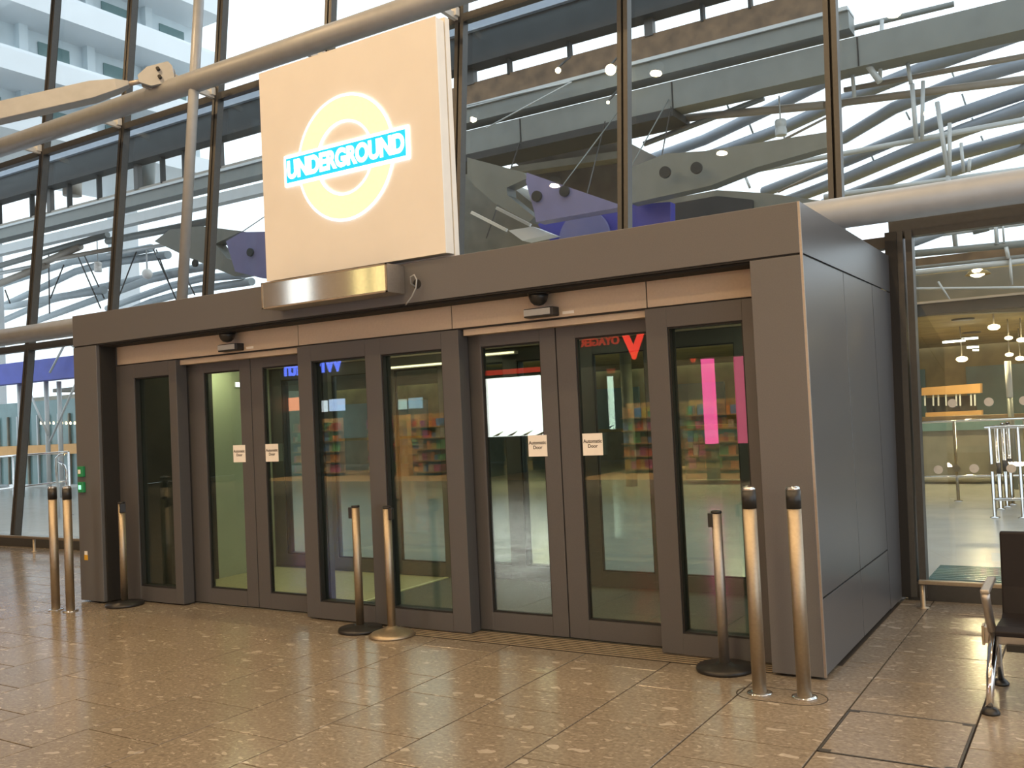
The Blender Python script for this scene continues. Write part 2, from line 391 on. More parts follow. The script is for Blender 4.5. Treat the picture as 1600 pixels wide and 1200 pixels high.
# ---- tubes on the hall side of the facade
MB().tube([(xl, FY(6.11, -.45), 6.11), (xr, FY(6.11, -.45), 6.11)], .135, 28).build('tube_beam', M['tube'], origin=(-6, 2.6, 6.11),
   label='long grey steel tube crossing the glass wall high behind the roundel sign', cat='steel tube')
MB().tube([(xl, FY(3.1, -.45), 3.1), (xr, FY(3.1, -.45), 3.1)], .125, 28).build('tube_beam', M['tube'], origin=(-6, 2.3, 3.1),
   label='grey steel tube running behind the lobby roof level, seen at both sides', cat='steel tube')
MB().tube([(-8.33, FY(3.1, -.45), 3.1), (-8.33, FY(9.2, -.45), 9.2)], .066, 20).build('steel_post', M['tube'], origin=(-8.33, 2.3, 3.1),
   label='slim grey leaning post joining the two tubes left of the sign', cat='post')
arm = thing('strut_arm', (-8.9, 2.6, 6.2), 'grey tapering strut with a forked pin joint, top left', 'strut')
e1 = Vector((-8.88, 2.62, 6.30)); e0 = P(-160, 213, .6); dv = (e1-e0).normalized(); L = (e1-e0).length
hb = MB(); nrm = dv.cross(Vector((0, 1, 0))).normalized(); sd = nrm.cross(dv).normalized()
def sect(t, h, wd): c = e0+dv*t; return [c+nrm*h/2+sd*wd/2, c+nrm*h/2-sd*wd/2, c-nrm*h/2-sd*wd/2, c-nrm*h/2+sd*wd/2]
secs = [sect(0, .25, .16), sect(L-.92, .25, .16), sect(L-.60, .16, .14), sect(L-.44, .06, .07)]
vv = [q for s_ in secs for q in s_]; ff = [(0, 1, 2, 3), (15, 14, 13, 12)]
for i in range(3):
    for j in range(4): ff.append((i*4+j, i*4+(j+1) % 4, i*4+4+(j+1) % 4, i*4+4+j))
hb.add(vv, ff).build('arm_body', M['tube'], arm, bevel=.008)
MB().tube([e0+dv*(L-.50), e0+dv*(L-.24)], .033, 14).build('threaded_rod', M['alu'], arm)
for sgn in (-1, 1):
    pl = [e0+dv*(L-.30)+nrm*.05, e0+dv*(L-.16)+nrm*.14, e0+dv*(L+.12)+nrm*.15, e0+dv*(L+.16)+nrm*.08, e0+dv*(L+.16)-nrm*.08, e0+dv*(L+.12)-nrm*.15, e0+dv*(L-.16)-nrm*.14, e0+dv*(L-.30)-nrm*.05]
    MB().prism([q+sd*(sgn*.055-.02) for q in pl], sd*.04).build('fork_plate', M['tube'], arm)
for k in (.06, -.06):
    MB().tube([e0+dv*(L-.02)+nrm*k-sd*.12, e0+dv*(L-.02)+nrm*k+sd*.12], .024, 12).build('pin', M['black'], arm)
MB().bar(e0+dv*(L+.02), (-8.65, 2.72, 6.16), .04, .18).build('lug_plate', M['tube'], arm)

# ================================================================== DOOR LOBBY
H, HF, HD = 2.76, 2.455, 2.25
lob = thing('door_lobby', (-3.5, 0, 0), 'dark grey metal clad door lobby projecting from the glass wall', 'door lobby')
G = .006
MB().box((-HW, 0, HF+G), (-.012, .04, H)).build('fascia_panel', M['portal'], lob, bevel=.003)
MB().box((-HW, 0, 0.015), (-6.67, .24, HF-G)).build('column_casing', M['portal'], lob, bevel=.003)
MB().box((-6.67, .035, .015), (-6.655, .20, HF-G)).build('reveal_panel', M['dark'], lob)  # dark panel stands in for the shade on the left column reveal
MB().box((-.31, 0, 0.015), (-.012, .24, HF-G)).build('column_casing', M['portal'], lob, bevel=.003)
MB().box((-HW+.01, .01, HF-G), (-.02, .24, HF+G)).build('shadow_gap', M['black'], lob)
MB().box((-.012, .004, .015), (.002, .018, H)).build('corner_trim', M['alu'], lob)
# right flank panels with open joints
def ytop(z): return 2.40+.118*z
MB().box((-.06, .03, .02), (-.012, 2.38, H-.01)).build('flank_backing', M['black'], lob)
for (y0, y1, z0, z1) in ((.02, 1.02, .02, .461), (1.02, 1.95, .02, .461), (.02, 1.02, .461, HF), (1.02, 1.95, .461, HF)):
    MB().box((-.012, y0+.005, z0+.005), (0, y1-.005, z1-.006)).build('side_panel', M['side'], lob, bevel=.002)
MB().prism([(-.012, 1.955, .02), (-.012, ytop(0), .02), (-.012, ytop(HF), HF-.006), (-.012, 1.955, HF-.006)], (.012, 0, 0)).build('side_panel', M['side'], lob)
MB().prism([(-.012, .02, HF+.006), (-.012, ytop(HF), HF+.006), (-.012, ytop(H), H), (-.012, .02, H)], (.012, 0, 0)).build('side_fascia_panel', M['side'], lob)
MB().box((-HW, .05, .02), (-HW+.05, 2.38, H-.02)).build('flank_wall', M['side'], lob)
MB().box((-HW, .04, H-.04), (-.012, 2.66, H-.004)).build('roof_panel', M['portal'], lob)
MB().box((-HW+.02, .24, HD+.12), (-.03, 2.3, HD+.16)).build('lobby_ceiling', M['lobbyceil'], lob)
MB().box((-6.70, .42, .0), (-6.66, 1.36, HD+.12)).build('end_wall', M['dark'], lob)
MB().box((-6.70, 1.36, .0), (-6.66, 2.18, HD+.12)).build('end_wall', M['frost'], lob)
MB().box((-.36, .42, .0), (-.32, 2.18, HD+.12)).build('end_wall', M['frost'], lob)
MB().box((-HW+.06, .35, -.010), (-.05, 2.6, .003)).build('floor_mat', M['mat_'], lob)
MB().box((-6.65, .44, .003), (-4.25, 2.14, .007)).build('pale_mat', M['palemat'], lob)  # pale mat with the yellow light on the lobby floor put into its colour
MB().box((-4.25, .44, .003), (-4.21, 2.14, .012)).build('mat_edge', M['paleedge'], lob)  # bright edge of the lit floor, also put into the colour
# header panels over the doors, jointed above the screens
hx = [-6.67, -4.24, -2.66, -1.08, -.31]
for a, b in zip(hx, hx[1:]):
    MB().box((a+.004, .22, HD+.012), (b-.004, .26, HF-G)).build('header_panel', M['header'], lob, bevel=.002)
MB().box((-6.67, .23, HD), (-.31, .27, HF-G)).build('header_joint', M['black'], lob)
for a, b in ((-5.78, -4.24), (-2.58, -1.09)):
    MB().box((a, .25, HD-.045), (b, .335, HD+.004)).build('track_cover', M['header'], lob)
MB().box((-6.67, .04, HF-.02), (-.31, .22, HF+.0)).build('soffit', M['dark'], lob)
# rear wall of the lobby around the inner doors
MB().box((-HW+.02, 2.12, HD), (-.03, 2.36, H-.05)).build('rear_header', M['header'], lob)
MB().box((-HW+.02, 2.10, .0), (-6.67, 2.36, HD)).build('rear_column', M['portal'], lob)
MB().box((-.31, 2.10, .0), (-.03, 2.36, HD)).build('rear_column', M['portal'], lob)
for x in (-6.35, -4.4, -2.7, -1.1):
    t = thing('lobby_downlight', (x, 1.3, HD+.12), 'round greenish white downlight in the lobby ceiling', 'downlight', 'downlights inside the lobby')
    MB().lathe((x, 1.3, HD+.105), [(.075, 0), (.085, .004), (.085, .016)]).build('housing', M['white'], t)
    l = bpy.data.lights.new('lobby_lamp', 'AREA'); l.shape = 'DISK'; l.size = .13; l.energy = 7 if x < -4 else 4; l.color = (1, .95, .60)
    lo = bpy.data.objects.new('lobby_lamp', l); COL.objects.link(lo); lo.location = (0, 0, -.018); lo.parent = t

ls = thing('lit_plate', (-6.65, 1.70, 2.06), 'tiny white lit plate high on the lobby end wall behind the left sliding door', 'lit plate')  # glowing plate added in place of a reflection in the door glass
MB().box((-6.66, 1.665, 2.045), (-6.645, 1.755, 2.105)).build('plate_case', M['white'], ls); MB().box((-6.645, 1.672, 2.05), (-6.641, 1.706, 2.10)).build('lit_half', M['glow_white'], ls); MB().box((-6.645, 1.714, 2.05), (-6.641, 1.748, 2.10)).build('lit_half', M['glow_white'], ls)
for k, (a, c) in enumerate((((597, 573), (691, 571)), ((752, 551), (802, 554)))):
    p0, p1 = P(*a, 2.04), P(*c, 2.04); z = (p0.z+p1.z)/2
    t = thing('lobby_strip_light', (p0.x, 2.05, z), ('slim pale yellow strip light inside the lobby behind the middle screen', 'short pale yellow strip light inside the lobby behind the right sliding doors')[k], 'strip light')
    MB().box((p0.x, 2.03, z-.008), (p1.x, 2.05, z+.008)).build('lit_strip', M['stripglow'], t); MB().box((p0.x-.01, 2.05, z-.015), (p1.x+.01, 2.11, z+.015)).build('housing', M['header'], t)

def screen(name, x0, x1, gl, y0, label, depth_=.12, top=HD, sliding=False):
    o = thing(name, ((x0+x1)/2, y0, 0), label, 'door' if sliding else 'glass screen', kind='structure')
    del o['category']
    z0 = .012
    gz0, gz1 = .145, 2.12
    edges = [x0]+[e for g in gl for e in g]+[x1]
    for i in range(0, len(edges), 2):
        MB().box((edges[i], y0, z0), (edges[i+1], y0+depth_, top)).build('stile', M['door'], o, bevel=.003)
    for a, b in gl:
        MB().box((a, y0, z0), (b, y0+depth_, gz0)).build('bottom_rail', M['door'], o)
        MB().box((a, y0, gz1), (b, y0+depth_, top)).build('top_rail', M['door'], o)
        ym = y0+depth_*.5
        gp = MB().box((a+.010, ym-.006, gz0+.012), (b-.010, ym+.006, gz1-.012)).build('glass_pane', G_DOOR, o)
        MB().frame(a, b, gz0, gz1, .010, .010, .012, .012, y0+.012, y0+depth_-.01).build('gasket', M['black'], gp)
    return o
S1 = screen('window_1', -6.67, -5.78, [(-6.39, -5.885)], .20, 'fixed glazed screen at the far left end of the front doors', sliding=False)
S2 = screen('window_2', -4.24, -2.595, [(-4.09, -3.505), (-3.345, -2.755)], .20, 'wide fixed two-pane screen between the two pairs of sliding doors')
S3 = screen('window_3', -1.09, -.31, [(-.94, -.44)], .20, 'fixed glazed screen beside the right column of the lobby')
D1 = screen('door_1', -5.84, -4.966, [(-5.58, -5.105)], .345, 'left leaf of the left pair of sliding doors', .055, HD-.04, True)
D2 = screen('door_2', -4.958, -4.10, [(-4.815, -4.26)], .345, 'right leaf of the left pair of sliding doors', .055, HD-.04, True)
D3 = screen('door_3', -2.64, -1.856, [(-2.495, -1.985)], .345, 'left leaf of the right pair of sliding doors', .055, HD-.04, True)
D4 = screen('door_4', -1.848, -1.02, [(-1.695, -1.145)], .345, 'right leaf of the right pair of sliding doors', .055, HD-.04, True)
for x in (-4.962, -1.852):
    MB().box((x-.005, .36, .012), (x+.005, .385, HD-.04)).build('door_seal', M['black'], D1 if x < -4 else D3)
# inner row of doors
screen('window_4', -6.67, -5.78, [(-6.52, -5.90)], 2.22, 'fixed screen at the left end of the inner doors')
screen('window_5', -4.24, -2.595, [(-4.09, -3.505), (-3.345, -2.755)], 2.22, 'wide fixed screen in the middle of the inner doors')
screen('window_6', -1.09, -.31, [(-.94, -.46)], 2.22, 'fixed screen at the right end of the inner doors')
screen('door_5', -5.84, -4.966, [(-5.69, -5.105)], 2.16, 'left leaf of the left inner doors', .05, HD, True)
screen('door_6', -4.958, -4.10, [(-4.815, -4.25)], 2.16, 'right leaf of the left inner doors', .05, HD, True)
screen('door_7', -2.64, -1.856, [(-2.495, -1.985)], 2.16, 'left leaf of the right inner doors', .05, HD, True)
screen('door_8', -1.848, -1.02, [(-1.705, -1.165)], 2.16, 'right leaf of the right inner doors', .05, HD, True)

# ================================================================== THINGS ON THE LOBBY
# ---- roundel sign
sg = thing('roundel_sign', (-3.41, 0, 2.765), 'large square pale sign with the glowing Underground roundel on the lobby roof', 'sign')
sx0, sx1, sz0, sz1, sy = -4.32, -2.505, 2.785, 4.51, -.03
MB().box((sx0, sy, sz0), (sx1, sy+.012, sz1)).build('face_panel', M['signw'], sg)
MB().box((sx0+.004, sy+.012, sz0+.003), (sx1-.004, sy+.105, sz1-.003)).build('case', M['signside'], sg)
MB().box((sx0, sy+.112, sz0-.01), (sx1+.003, sy+.165, sz1+.03)).build('back_tray', M['signside'], sg)
for x in (-4.0, -3.4, -2.75):
    MB().bar((x, sy+.185, 2.765), (x, sy+.185, 4.3), .05, .03, up=(0, 1, 0)).build('support_rail', M['mull'], sg)
for a, b in ((-4.25, -4.05), (-3.25, -2.6)):
    MB().box((a, sy+.02, sz1-.002), (b, sy+.10, sz1+.012)).build('top_strip', M['white'], sg)
c = (-3.422, 3.645)
ro = MB().ring(c, .475, .490, sy-.010, sy).build('roundel_outline', M['glow_white'], sg)
MB().ring(c, .292, .474, sy-.008, sy).build('roundel_ring', M['glow_ring'], sg, label='pale yellow lit ring')
MB().ring(c, .276, .291, sy-.010, sy).build('roundel_outline', M['glow_white'], sg)
bx0, bx1, bz0, bz1 = -4.035, -2.815, 3.545, 3.742
bb = MB().box((bx0-.028, sy-.013, bz0-.028), (bx1+.028, sy, bz1+.028)).build('bar_outline', M['glow_white'], sg, bevel=.006)
rb = MB().box((bx0, sy-.016, bz0), (bx1, sy-.004, bz1)).build('roundel_bar', M['glow_blue'], sg, label='bright blue lit name bar')
text_obj('bar_lettering', 'UNDERGROUND', .192, M['glow_white'], rb, ((bx0+bx1)/2, sy-.017, (bz0+bz1)/2-.004), bold=.0090, sx=.805)
# ---- stainless box below the sign
bxo = thing('steel_box', (-3.55, 0, 2.53), 'polished stainless steel box fixed to the fascia under the sign', 'metal box')
MB().box((-4.20, -.2, 2.532), (-2.915, -.002, 2.742)).build('box_body', M['alu'], bxo, bevel=.003)
MB().box((-4.185, -.206, 2.545), (-2.93, -.2, 2.730)).build('front_plate', M['steelm'], bxo)
for a in ((-4.2, -.209, 2.532, -4.185, 2.742), (-2.93, -.209, 2.532, -2.915, 2.742)):
    MB().box((a[0], a[1], a[2]), (a[3], -.198, a[4])).build('edge_trim', M['steel'], bxo)
for z in (2.532, 2.731):
    MB().box((-4.2, -.209, z), (-2.915, -.198, z+.011)).build('edge_trim', M['steel'], bxo)
# ---- cable loop poking out of the fascia
cb = thing('cable_loop', (-2.79, -.01, 2.58), 'loose pale cable loop hanging from a hole in the fascia', 'cable')
MB().tube([(-2.80, .0, 2.595), (-2.80, -.006, 2.595)], .035, 20).build('cable_hole', M['black'], cb)
pts = [(-2.81, .005, 2.57), (-2.835, -.03, 2.60), (-2.82, -.05, 2.645), (-2.785, -.05, 2.655), (-2.765, -.05, 2.62), (-2.775, -.05, 2.56), (-2.81, -.055, 2.50), (-2.86, -.055, 2.455), (-2.875, -.05, 2.445)]
MB().tube(pts, .006, 8).build('cable', M['tube'], cb)
# ---- dome cameras, sensors, stickers
for x, side in ((-1.85, 'right'), (-5.0, 'left')):
    d = thing('dome_camera', (x, .13, HF-.02), f'black dome camera under the fascia above the {side} sliding doors', 'camera', 'dome cameras under the fascia')
    MB().lathe((x, .13, HF-.03), [(.076, 0), (.078, .012)]).build('mount_ring', M['blackplastic'], d)
    MB().lathe((x, .13, HF-.03), [(.006, -.078), (.034, -.071), (.055, -.052), (.066, -.026), (.07, 0)]).build('dome', M['blackplastic'], d)
    s = thing('door_sensor', (x, .2, HD+.05), f'slim grey and black motion sensor above the {side} sliding doors', 'sensor', 'door sensors above the sliding doors')
    x0, x1 = x-.13, x+.11
    MB().box((x0, .135, HD+.022), (x1, .22, HD+.085)).build('body', M['blackplastic'], s, bevel=.006)
    MB().box((x0+.004, .130, HD+.034), (x1-.025, .136, HD+.078)).build('lens_cover', M['tube'], s)
    st = MB().box((x1+.025, .2175, HD+.03), (x1+.115, .2195, HD+.05)).build('sticker', M['paper'], origin=(x1+.07, .218, HD+.03), label=f'tiny white sticker beside the sensor of the {side} doors', cat='sticker', group='small stickers beside the sensors')
# ---- notices
for x, side, lf in ((-5.14, 'left leaf of the left', 1), (-4.73, 'right leaf of the left', 2), (-2.04, 'left leaf of the right', 3), (-1.595, 'right leaf of the right', 4)):
    n = thing('paper_notice', (x, .335, 1.29), f'white Automatic Door notice on the {side} sliding doors', 'notice', 'Automatic Door notices')
    shp = MB().box((x-.078, .343, 1.292), (x+.078, .3445, 1.445)).build('sheet', M['paper'], n)
    text_obj('lettering', 'Automatic\nDoor', .034, M['ink'], shp, (x, .3428, 1.378-.005), bold=.0008, extrude=.0004)
# ---- button units and sticker on the left column
ex = thing('exit_button', (-6.94, 0, 1.1), 'green emergency door release units on the left column', 'button')
for z in (1.25, 1.10):
    MB().box((-6.985, -.03, z-.05), (-6.90, 0, z+.05)).build('unit_case', M['green'], ex, bevel=.005)
    MB().box((-6.965, -.034, z-.02), (-6.93, -.029, z+.02)).build('button', M['paper'] if z > 1.2 else M['greenlamp'], ex)
MB().box((-6.955, -.003, .40), (-6.90, -.0005, .45)).build('sticker', M['yellow'], origin=(-6.93, 0, .4), label='small yellow and white sticker low on the left column', cat='sticker')
MB().box((-6.95, -.003, .45), (-6.905, -.0005, .485)).build('sticker', M['paper'], origin=(-6.93, 0, .45), label='small white sticker just above the yellow one on the left column', cat='sticker')

# ================================================================== ON THE FLOOR
# ---- bollards
def bollard(x, y, label):
    t = thing('bollard', (x, y, 0), label, 'bollard', 'slim steel bollards beside the lobby columns')
    MB().lathe((x, y, 0), [(.068, 0), (.068, .006), (.045, .012)], 32).build('floor_flange', M['chrome'], t)
    po = MB().lathe((x, y, 0), [(.0385, .006), (.0385, 1.02)], 32).build('post', M['steel'], t)
    MB().lathe((x, y, 0), [(.0400, 1.02), (.0400, 1.118)], 32).build('black_band', M['blackplastic'], po)
    MB().lathe((x, y, 0), [(.0385, 1.118), (.0385, 1.130), (.030, 1.140), (.010, 1.144)], 32).build('cap', M['chrome'], po)
    return t
b0 = bollard(-.27, -.37, 'slim steel bollard with black band before the right column, nearer the doors')
copy_tree(b0, (-.03, -.35, 0), 'slim steel bollard with black band at the outer corner of the right column')
copy_tree(b0, (-6.87, -.36, 0), 'leftmost slim steel bollard, beside the left column')
copy_tree(b0, (-6.66, -.35, 0), 'second slim steel bollard from the left, before the left column')
# inlaid oval cover round the right pair of bollards
cv = thing('floor_cover', (-.15, -.36, 0), 'thin dark oval joint of the floor cover round the right bollards', 'floor cover')
def oval(r, n=18):
    pts = []
    for k in range(n+1): t = math.pi/2+math.pi*k/n; pts.append((-.27+r*math.cos(t), -.37+r*math.sin(t)))
    for k in range(n+1): t = -math.pi/2+math.pi*k/n; pts.append((-.03+r*math.cos(t), -.37+r*math.sin(t)))
    return pts
ro_, ri_ = oval(.128), oval(.121); n = len(ro_); vv = []; ff = []
for (a, b) in zip(ro_, ri_):
    vv += [(a[0], a[1], .0012), (b[0], b[1], .0012), (a[0], a[1], 0), (b[0], b[1], 0)]
for k in range(n):
    i, j = 4*k, 4*((k+1) % n); ff += [(i, j, j+1, i+1), (i, i+2, j+2, j), (i+1, j+1, j+3, i+3)]
MB().add(vv, ff).build('joint_ring', M['grout'], cv)
# ---- queue stanchions
def stanchion(x, y, label, postm, basem, base, head_dir):
    t = thing('queue_stanchion', (x, y, 0), label, 'stanchion', 'queue barrier posts before the doors')
    if base == 'flat': prof = [(.168, 0), (.172, .012), (.165, .028), (.06, .036), (.045, .05)]
    else: prof = [(.172, 0), (.175, .010), (.150, .028), (.09, .048), (.045, .062), (.034, .075)]
    MB().lathe((x, y, 0), prof, 44).build('base', basem, t)
    po = MB().lathe((x, y, 0), [(.0315, .036), (.0315, .945)], 28).build('post', postm, t)
    MB().lathe((x, y, 0), [(.033, .945), (.033, .957), (.026, .962)], 28).build('top_cap', M['blackplastic'], po)
    hx_, hy_ = head_dir
    MB().bar((x+hx_*.018, y+hy_*.018, .905), (x+hx_*.05, y+hy_*.05, .905), .05, .085).build('belt_cassette', M['blackplastic'], po, bevel=.004)
    return t
stanchion(-6.39, .02, 'thin queue post with black base in front of the leftmost glass screen', M['steel'], M['blackplastic'], 'flat', (.8, -.3))
stanchion(-3.50, .01, 'queue post with flat black base, left of the middle two posts', M['steel'], M['blackplastic'], 'flat', (-1, -.2))
stanchion(-3.155, -.03, 'queue post with round steel base, right of the middle two posts', M['steel'], M['steel'], 'dome', (.9, .3))
stanchion(-.60, .00, 'satin grey queue post with black base before the right screen', M['alu'], M['blackplastic'], 'flat', (-1, -.2))
# ---- entrance grating
gr = thing('entrance_grating', (-1.8, .17, 0), 'ribbed metal entrance grating along the right pair of doors', 'grating')
MB().box((-3.28, .035, .0), (-.32, .335, .004)).build('grating_tray', M['groove'], gr)
for k in range(7):
    y = .044+k*.0415
    MB().box((-3.275, y, .004), (-.325, y+.016, .0068)).build('slat', M['grate'], gr)
# ---- access hatch
ht = thing('floor_hatch', (.52, -.78, 0), 'square tiled access hatch with dark metal edges and corner plates', 'hatch')
hx0, hx1, hy0, hy1 = .228, .820, -1.118, -.462
MB().box((hx0, hy0, -.010), (hx1, hy1, -.0005)).build('hatch_pan', M['grout'], ht)
for a, b in ((hy0+.012, -.792), (-.789, hy1-.012)):
    MB().box((hx0+.012, a, -.0005), (hx1-.012, b, .0005)).build('tile', M['terrazzo'], ht)
for bx_ in (((hx0, hy0), (hx1, hy0+.010)), ((hx0, hy1-.010), (hx1, hy1)), ((hx0, hy0), (hx0+.010, hy1)), ((hx1-.010, hy0), (hx1, hy1))):
    MB().box((bx_[0][0], bx_[0][1], -.0005), (bx_[1][0], bx_[1][1], .001)).build('edge_strip', M['hatch'], ht)
for x in (hx0+.03, hx1-.03):
    for y in (hy0+.022, hy1-.022):
        MB().box((x-.028, y-.015, .0005), (x+.028, y+.015, .0016)).build('corner_plate', M['hatch'], ht)
# ---- low kick rails before the facade
def lowrail(x0, x1, posts, label):
    t = thing('kick_rail', ((x0+x1)/2, 2.16, 0), label, 'rail', 'low rails along the glass wall')
    MB().bar((x0, 2.16, .195), (x1, 2.16, .195), .05, .03).build('rail_bar', M['steel'], t, bevel=.004)
    for x in posts:
        MB().lathe((x, 2.16, 0), [(.045, 0), (.045, .006), (.018, .010), (.018, .185)], 18).build('rail_post', M['steel'], t)
lowrail(.17, 5.0, (.19, 1.6, 3.0, 4.6), 'low steel kick rail at the foot of the right glass wall')
lowrail(-16, -7.2, (-15, -13.2, -11.4, -9.6, -7.5), 'low steel kick rail at the foot of the left glass wall')

# ---- bench of linked seats
bn = thing('bench_seat', (1.6, 0, 0), 'black airport bench with brushed metal armrest and beam', 'bench')
MB().bar((.83, .0, .335), (2.9, .0, .335), .06, .085).build('beam', M['alu'], bn, bevel=.004)
MB().box((.822, -.04, .285), (.834, .04, .385)).build('beam_cap', M['steel'], bn)
for x in (.885, 2.75):
    MB().tube([(x-.005, -.03, .36), (x-.018, -.17, .18), (x-.025, -.255, .03)], [.026, .021, .016], 14).build('leg', M['chrome'], bn)
    MB().tube([(x-.005, .03, .34), (x-.015, .17, .17), (x-.015, .28, .03)], [.024, .02, .016], 14).build('leg', M['chrome'], bn)
    for y in (-.265, .285):
        MB().lathe((x-.02, y, 0), [(.042, 0), (.045, .01), (.03, .028), (.018, .034)], 18).build('foot', M['blackplastic'], bn)
for x in (.872, 1.50, 2.13, 2.76):
    MB().tube([(x, -.02, .35), (x, -.10, .42), (x-.004, -.20, .56), (x-.004, -.20, .585)], [.022, .022, .022, .022], 12).build('arm_post', M['alu'], bn)
    MB().bar((x-.004, -.225, .596), (x-.004, .12, .606), .045, .024).build('armrest', M['alu'], bn, bevel=.008)
for i in range(3):
    x0 = .905+i*.63; x1 = x0+.56
    MB().prism([(x0, -.26, .385), (x0, -.26, .41), (x0, -.2, .425), (x0, .10, .405), (x0, .19, .42), (x0, .24, .385), (x0, .1, .37)], (x1-x0, 0, 0)).build('seat', M['blackseat'], bn, bevel=.006)
    MB().prism([(x0, .165, .40), (x0, .215, .55), (x0, .27, .835), (x0, .30, .84), (x0, .25, .55), (x0, .205, .385)], (x1-x0, 0, 0)).build('backrest', M['blackseat'], bn, bevel=.010)
    MB().box((x0+.03, -.06, .265), (x0+.13, .06, .30)).build('under_bracket', M['blackplastic'], bn)

# ================================================================== BEYOND THE GLASS
def ppm(p): return FPX/depth(p)
def px_tube(parent, name, m, pts, Y, wpx, n=12, Y1=None, o=(0, 0, 1)):
    ox, oy, s = o; q = []
    for i, (a, b) in enumerate(pts):
        yy = Y if Y1 is None else Y+(Y1-Y)*i/(len(pts)-1)
        q.append(P(ox+a/s, oy+b/s, yy))
    r = wpx/2/ppm(q[len(q)//2])
    return MB().tube(q, r, n).build(name, m, parent)
def px_beam(parent, name, m, a, b, Y, hpx, dp=.3, o=(0, 0, 1), Y1=None):
    ox, oy, s = o; p0, p1 = P(ox+a[0]/s, oy+a[1]/s, Y), P(ox+b[0]/s, oy+b[1]/s, Y1 or Y)
    return MB().bar(p0, p1, dp, hpx/ppm((p0+p1)/2)).build(name, m, parent)
def px_plate(parent, name, m, poly, Y, dp=.25, o=(0, 0, 1)):
    ox, oy, s = o
    return MB().prism([P(ox+a/s, oy+b/s, Y) for a, b in poly], (0, dp, 0)).build(name, m, parent)
def px_disc(parent, name, m, a, b, rpx, Y, dp, o=(0, 0, 1), n=24):
    ox, oy, s = o; p = P(ox+a/s, oy+b/s, Y); r = rpx/s/ppm(p)
    return MB().tube([p, p+Vector((0, dp, 0))], r, n).build(name, m, parent)
C3 = (700, 0, 3.81); C4 = (1100, 0, 3.2); C5 = (0, 230, 3.81); C6 = (680, 200, 3.81)

# ---- gallery with clerestory, parallel to the facade
ga = thing('gallery_bridge', (-15, 10, 0), 'long dark gallery with a strip of bright windows and grey girders beyond the upper glass', 'gallery')
gx0, gx1 = -32, -1.9
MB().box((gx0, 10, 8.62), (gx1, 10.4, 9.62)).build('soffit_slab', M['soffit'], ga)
MB().box((gx0, 9.9, 9.25), (gx1, 10.0, 9.62)).build('edge_girder', M['steelblue'], ga)
k = 0; x = gx1
while x > gx0:
    MB().box((x-(.05 if k % 3 else .16), 10.18, 8.3 if x > -12.5 else 7.95), (x, 10.32, 8.64)).build('clerestory_post', M['soffit'] if k % 3 else M['mull'], ga)
    x -= (1.35, .85, .95, 1.7)[k % 4]; k += 1
MB().box((-12.5, 10.2, 7.6), (gx1, 10.5, 8.33)).build('brown_band', M['timber'], ga)
MB().box((gx0, 10.2, 7.7), (-12.5, 10.4, 7.98)).build('grey_band', M['steelbrown'], ga)
MB().box((gx0, 9.75, 7.38), (gx1+.3, 10.15, 7.68)).build('girder', M['steelgrey'], ga)
MB().box((gx0, 9.70, 7.66), (gx1+.3, 10.18, 7.72)).build('girder_flange', M['steellight'], ga)
MB().box((-12.5, 9.85, 6.78), (3.2, 10.3, 7.26)).build('girder', M['steelgrey'], ga)
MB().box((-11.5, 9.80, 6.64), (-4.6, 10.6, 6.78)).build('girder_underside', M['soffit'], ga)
MB().box((gx0, 9.85, 6.98), (-12.5, 10.1, 7.22)).build('girder', M['steellight'], ga)
x = 1.6
while x > -12:
    MB().box((x-.02, 9.835, 6.79), (x, 9.86, 7.25)).build('girder_joint', M['black'], ga); x -= 3.1
for a, b in (((730, 165), (890, 128)), ((760, 200), (893, 128))):
    px_tube(ga, 'tie_rod', M['steellight'], [a, b], 9.5, 2.4, 6)
# warm lamps on the gallery
for u, v, r, lab in ((954, 109, 8.5, 'large round warm lamp glowing beside a mullion under the gallery'), (872, 110, 4.5, 'smaller round white lamp under the gallery, left of the large one'), (950, 160, 2.5, 'tiny warm lamp just below the large round lamp')):
    p = P(u, v, 9.3); rr = r/ppm(p); t = thing('round_lamp', p, lab, 'lamp', 'lamps under the gallery')
    prof = [(rr*math.sin(math.pi*j/10)+.001, -rr*math.cos(math.pi*j/10)) for j in range(11)]
    MB().lathe(p, prof, 20).build('globe', M['lampwarm'], t); MB().tube([p+Vector((0, 0, rr*.9)), p+Vector((0, .5, rr+.35))], .02, 8).build('bracket', M['mull'], t)

# ---- steel nodes with their pin holes
def node(name, label, plates, holes, Y):
    p0 = P(*plates[0][1][0], Y) if False else None
    ox, oy, s = plates[0][3]
    c_ = P(ox+plates[0][1][0][0]/s, oy+plates[0][1][0][1]/s, Y)
    t = thing(name, c_, label, 'steel node')
    for nm, poly, m, o, dy in plates: px_plate(t, nm, M[m], poly, Y+dy, .28, o)
    q = P(ox+plates[0][1][1][0]/s, oy+plates[0][1][1][1]/s, Y+.1)
    MB().tube([q, Vector((q.x, 9.9, 7.0))], .010, 6).build('hanger', M['steelgrey'], t)
    for a, b, r, o in holes: px_disc(t, 'pin_hole', M['soffit'], a, b, r, Y-.25, .05, o)
    return t
node('steel_node', 'purple lit steel node plate with two pin holes behind the fascia, right of the sign', [
  ('node_plate', [(545, 265), (760, 340), (1080, 450), (1085, 475), (600, 560), (590, 500), (540, 320)], 'purple', C6, -.2),
  ('fork_arm', [(190, 175), (530, 265), (545, 300), (425, 355), (430, 400), (590, 530), (560, 560), (340, 440), (190, 300)], 'steelgrey', C6, .1)],
  [(600, 405, 32, C6), (765, 375, 32, C6)], 7.5)
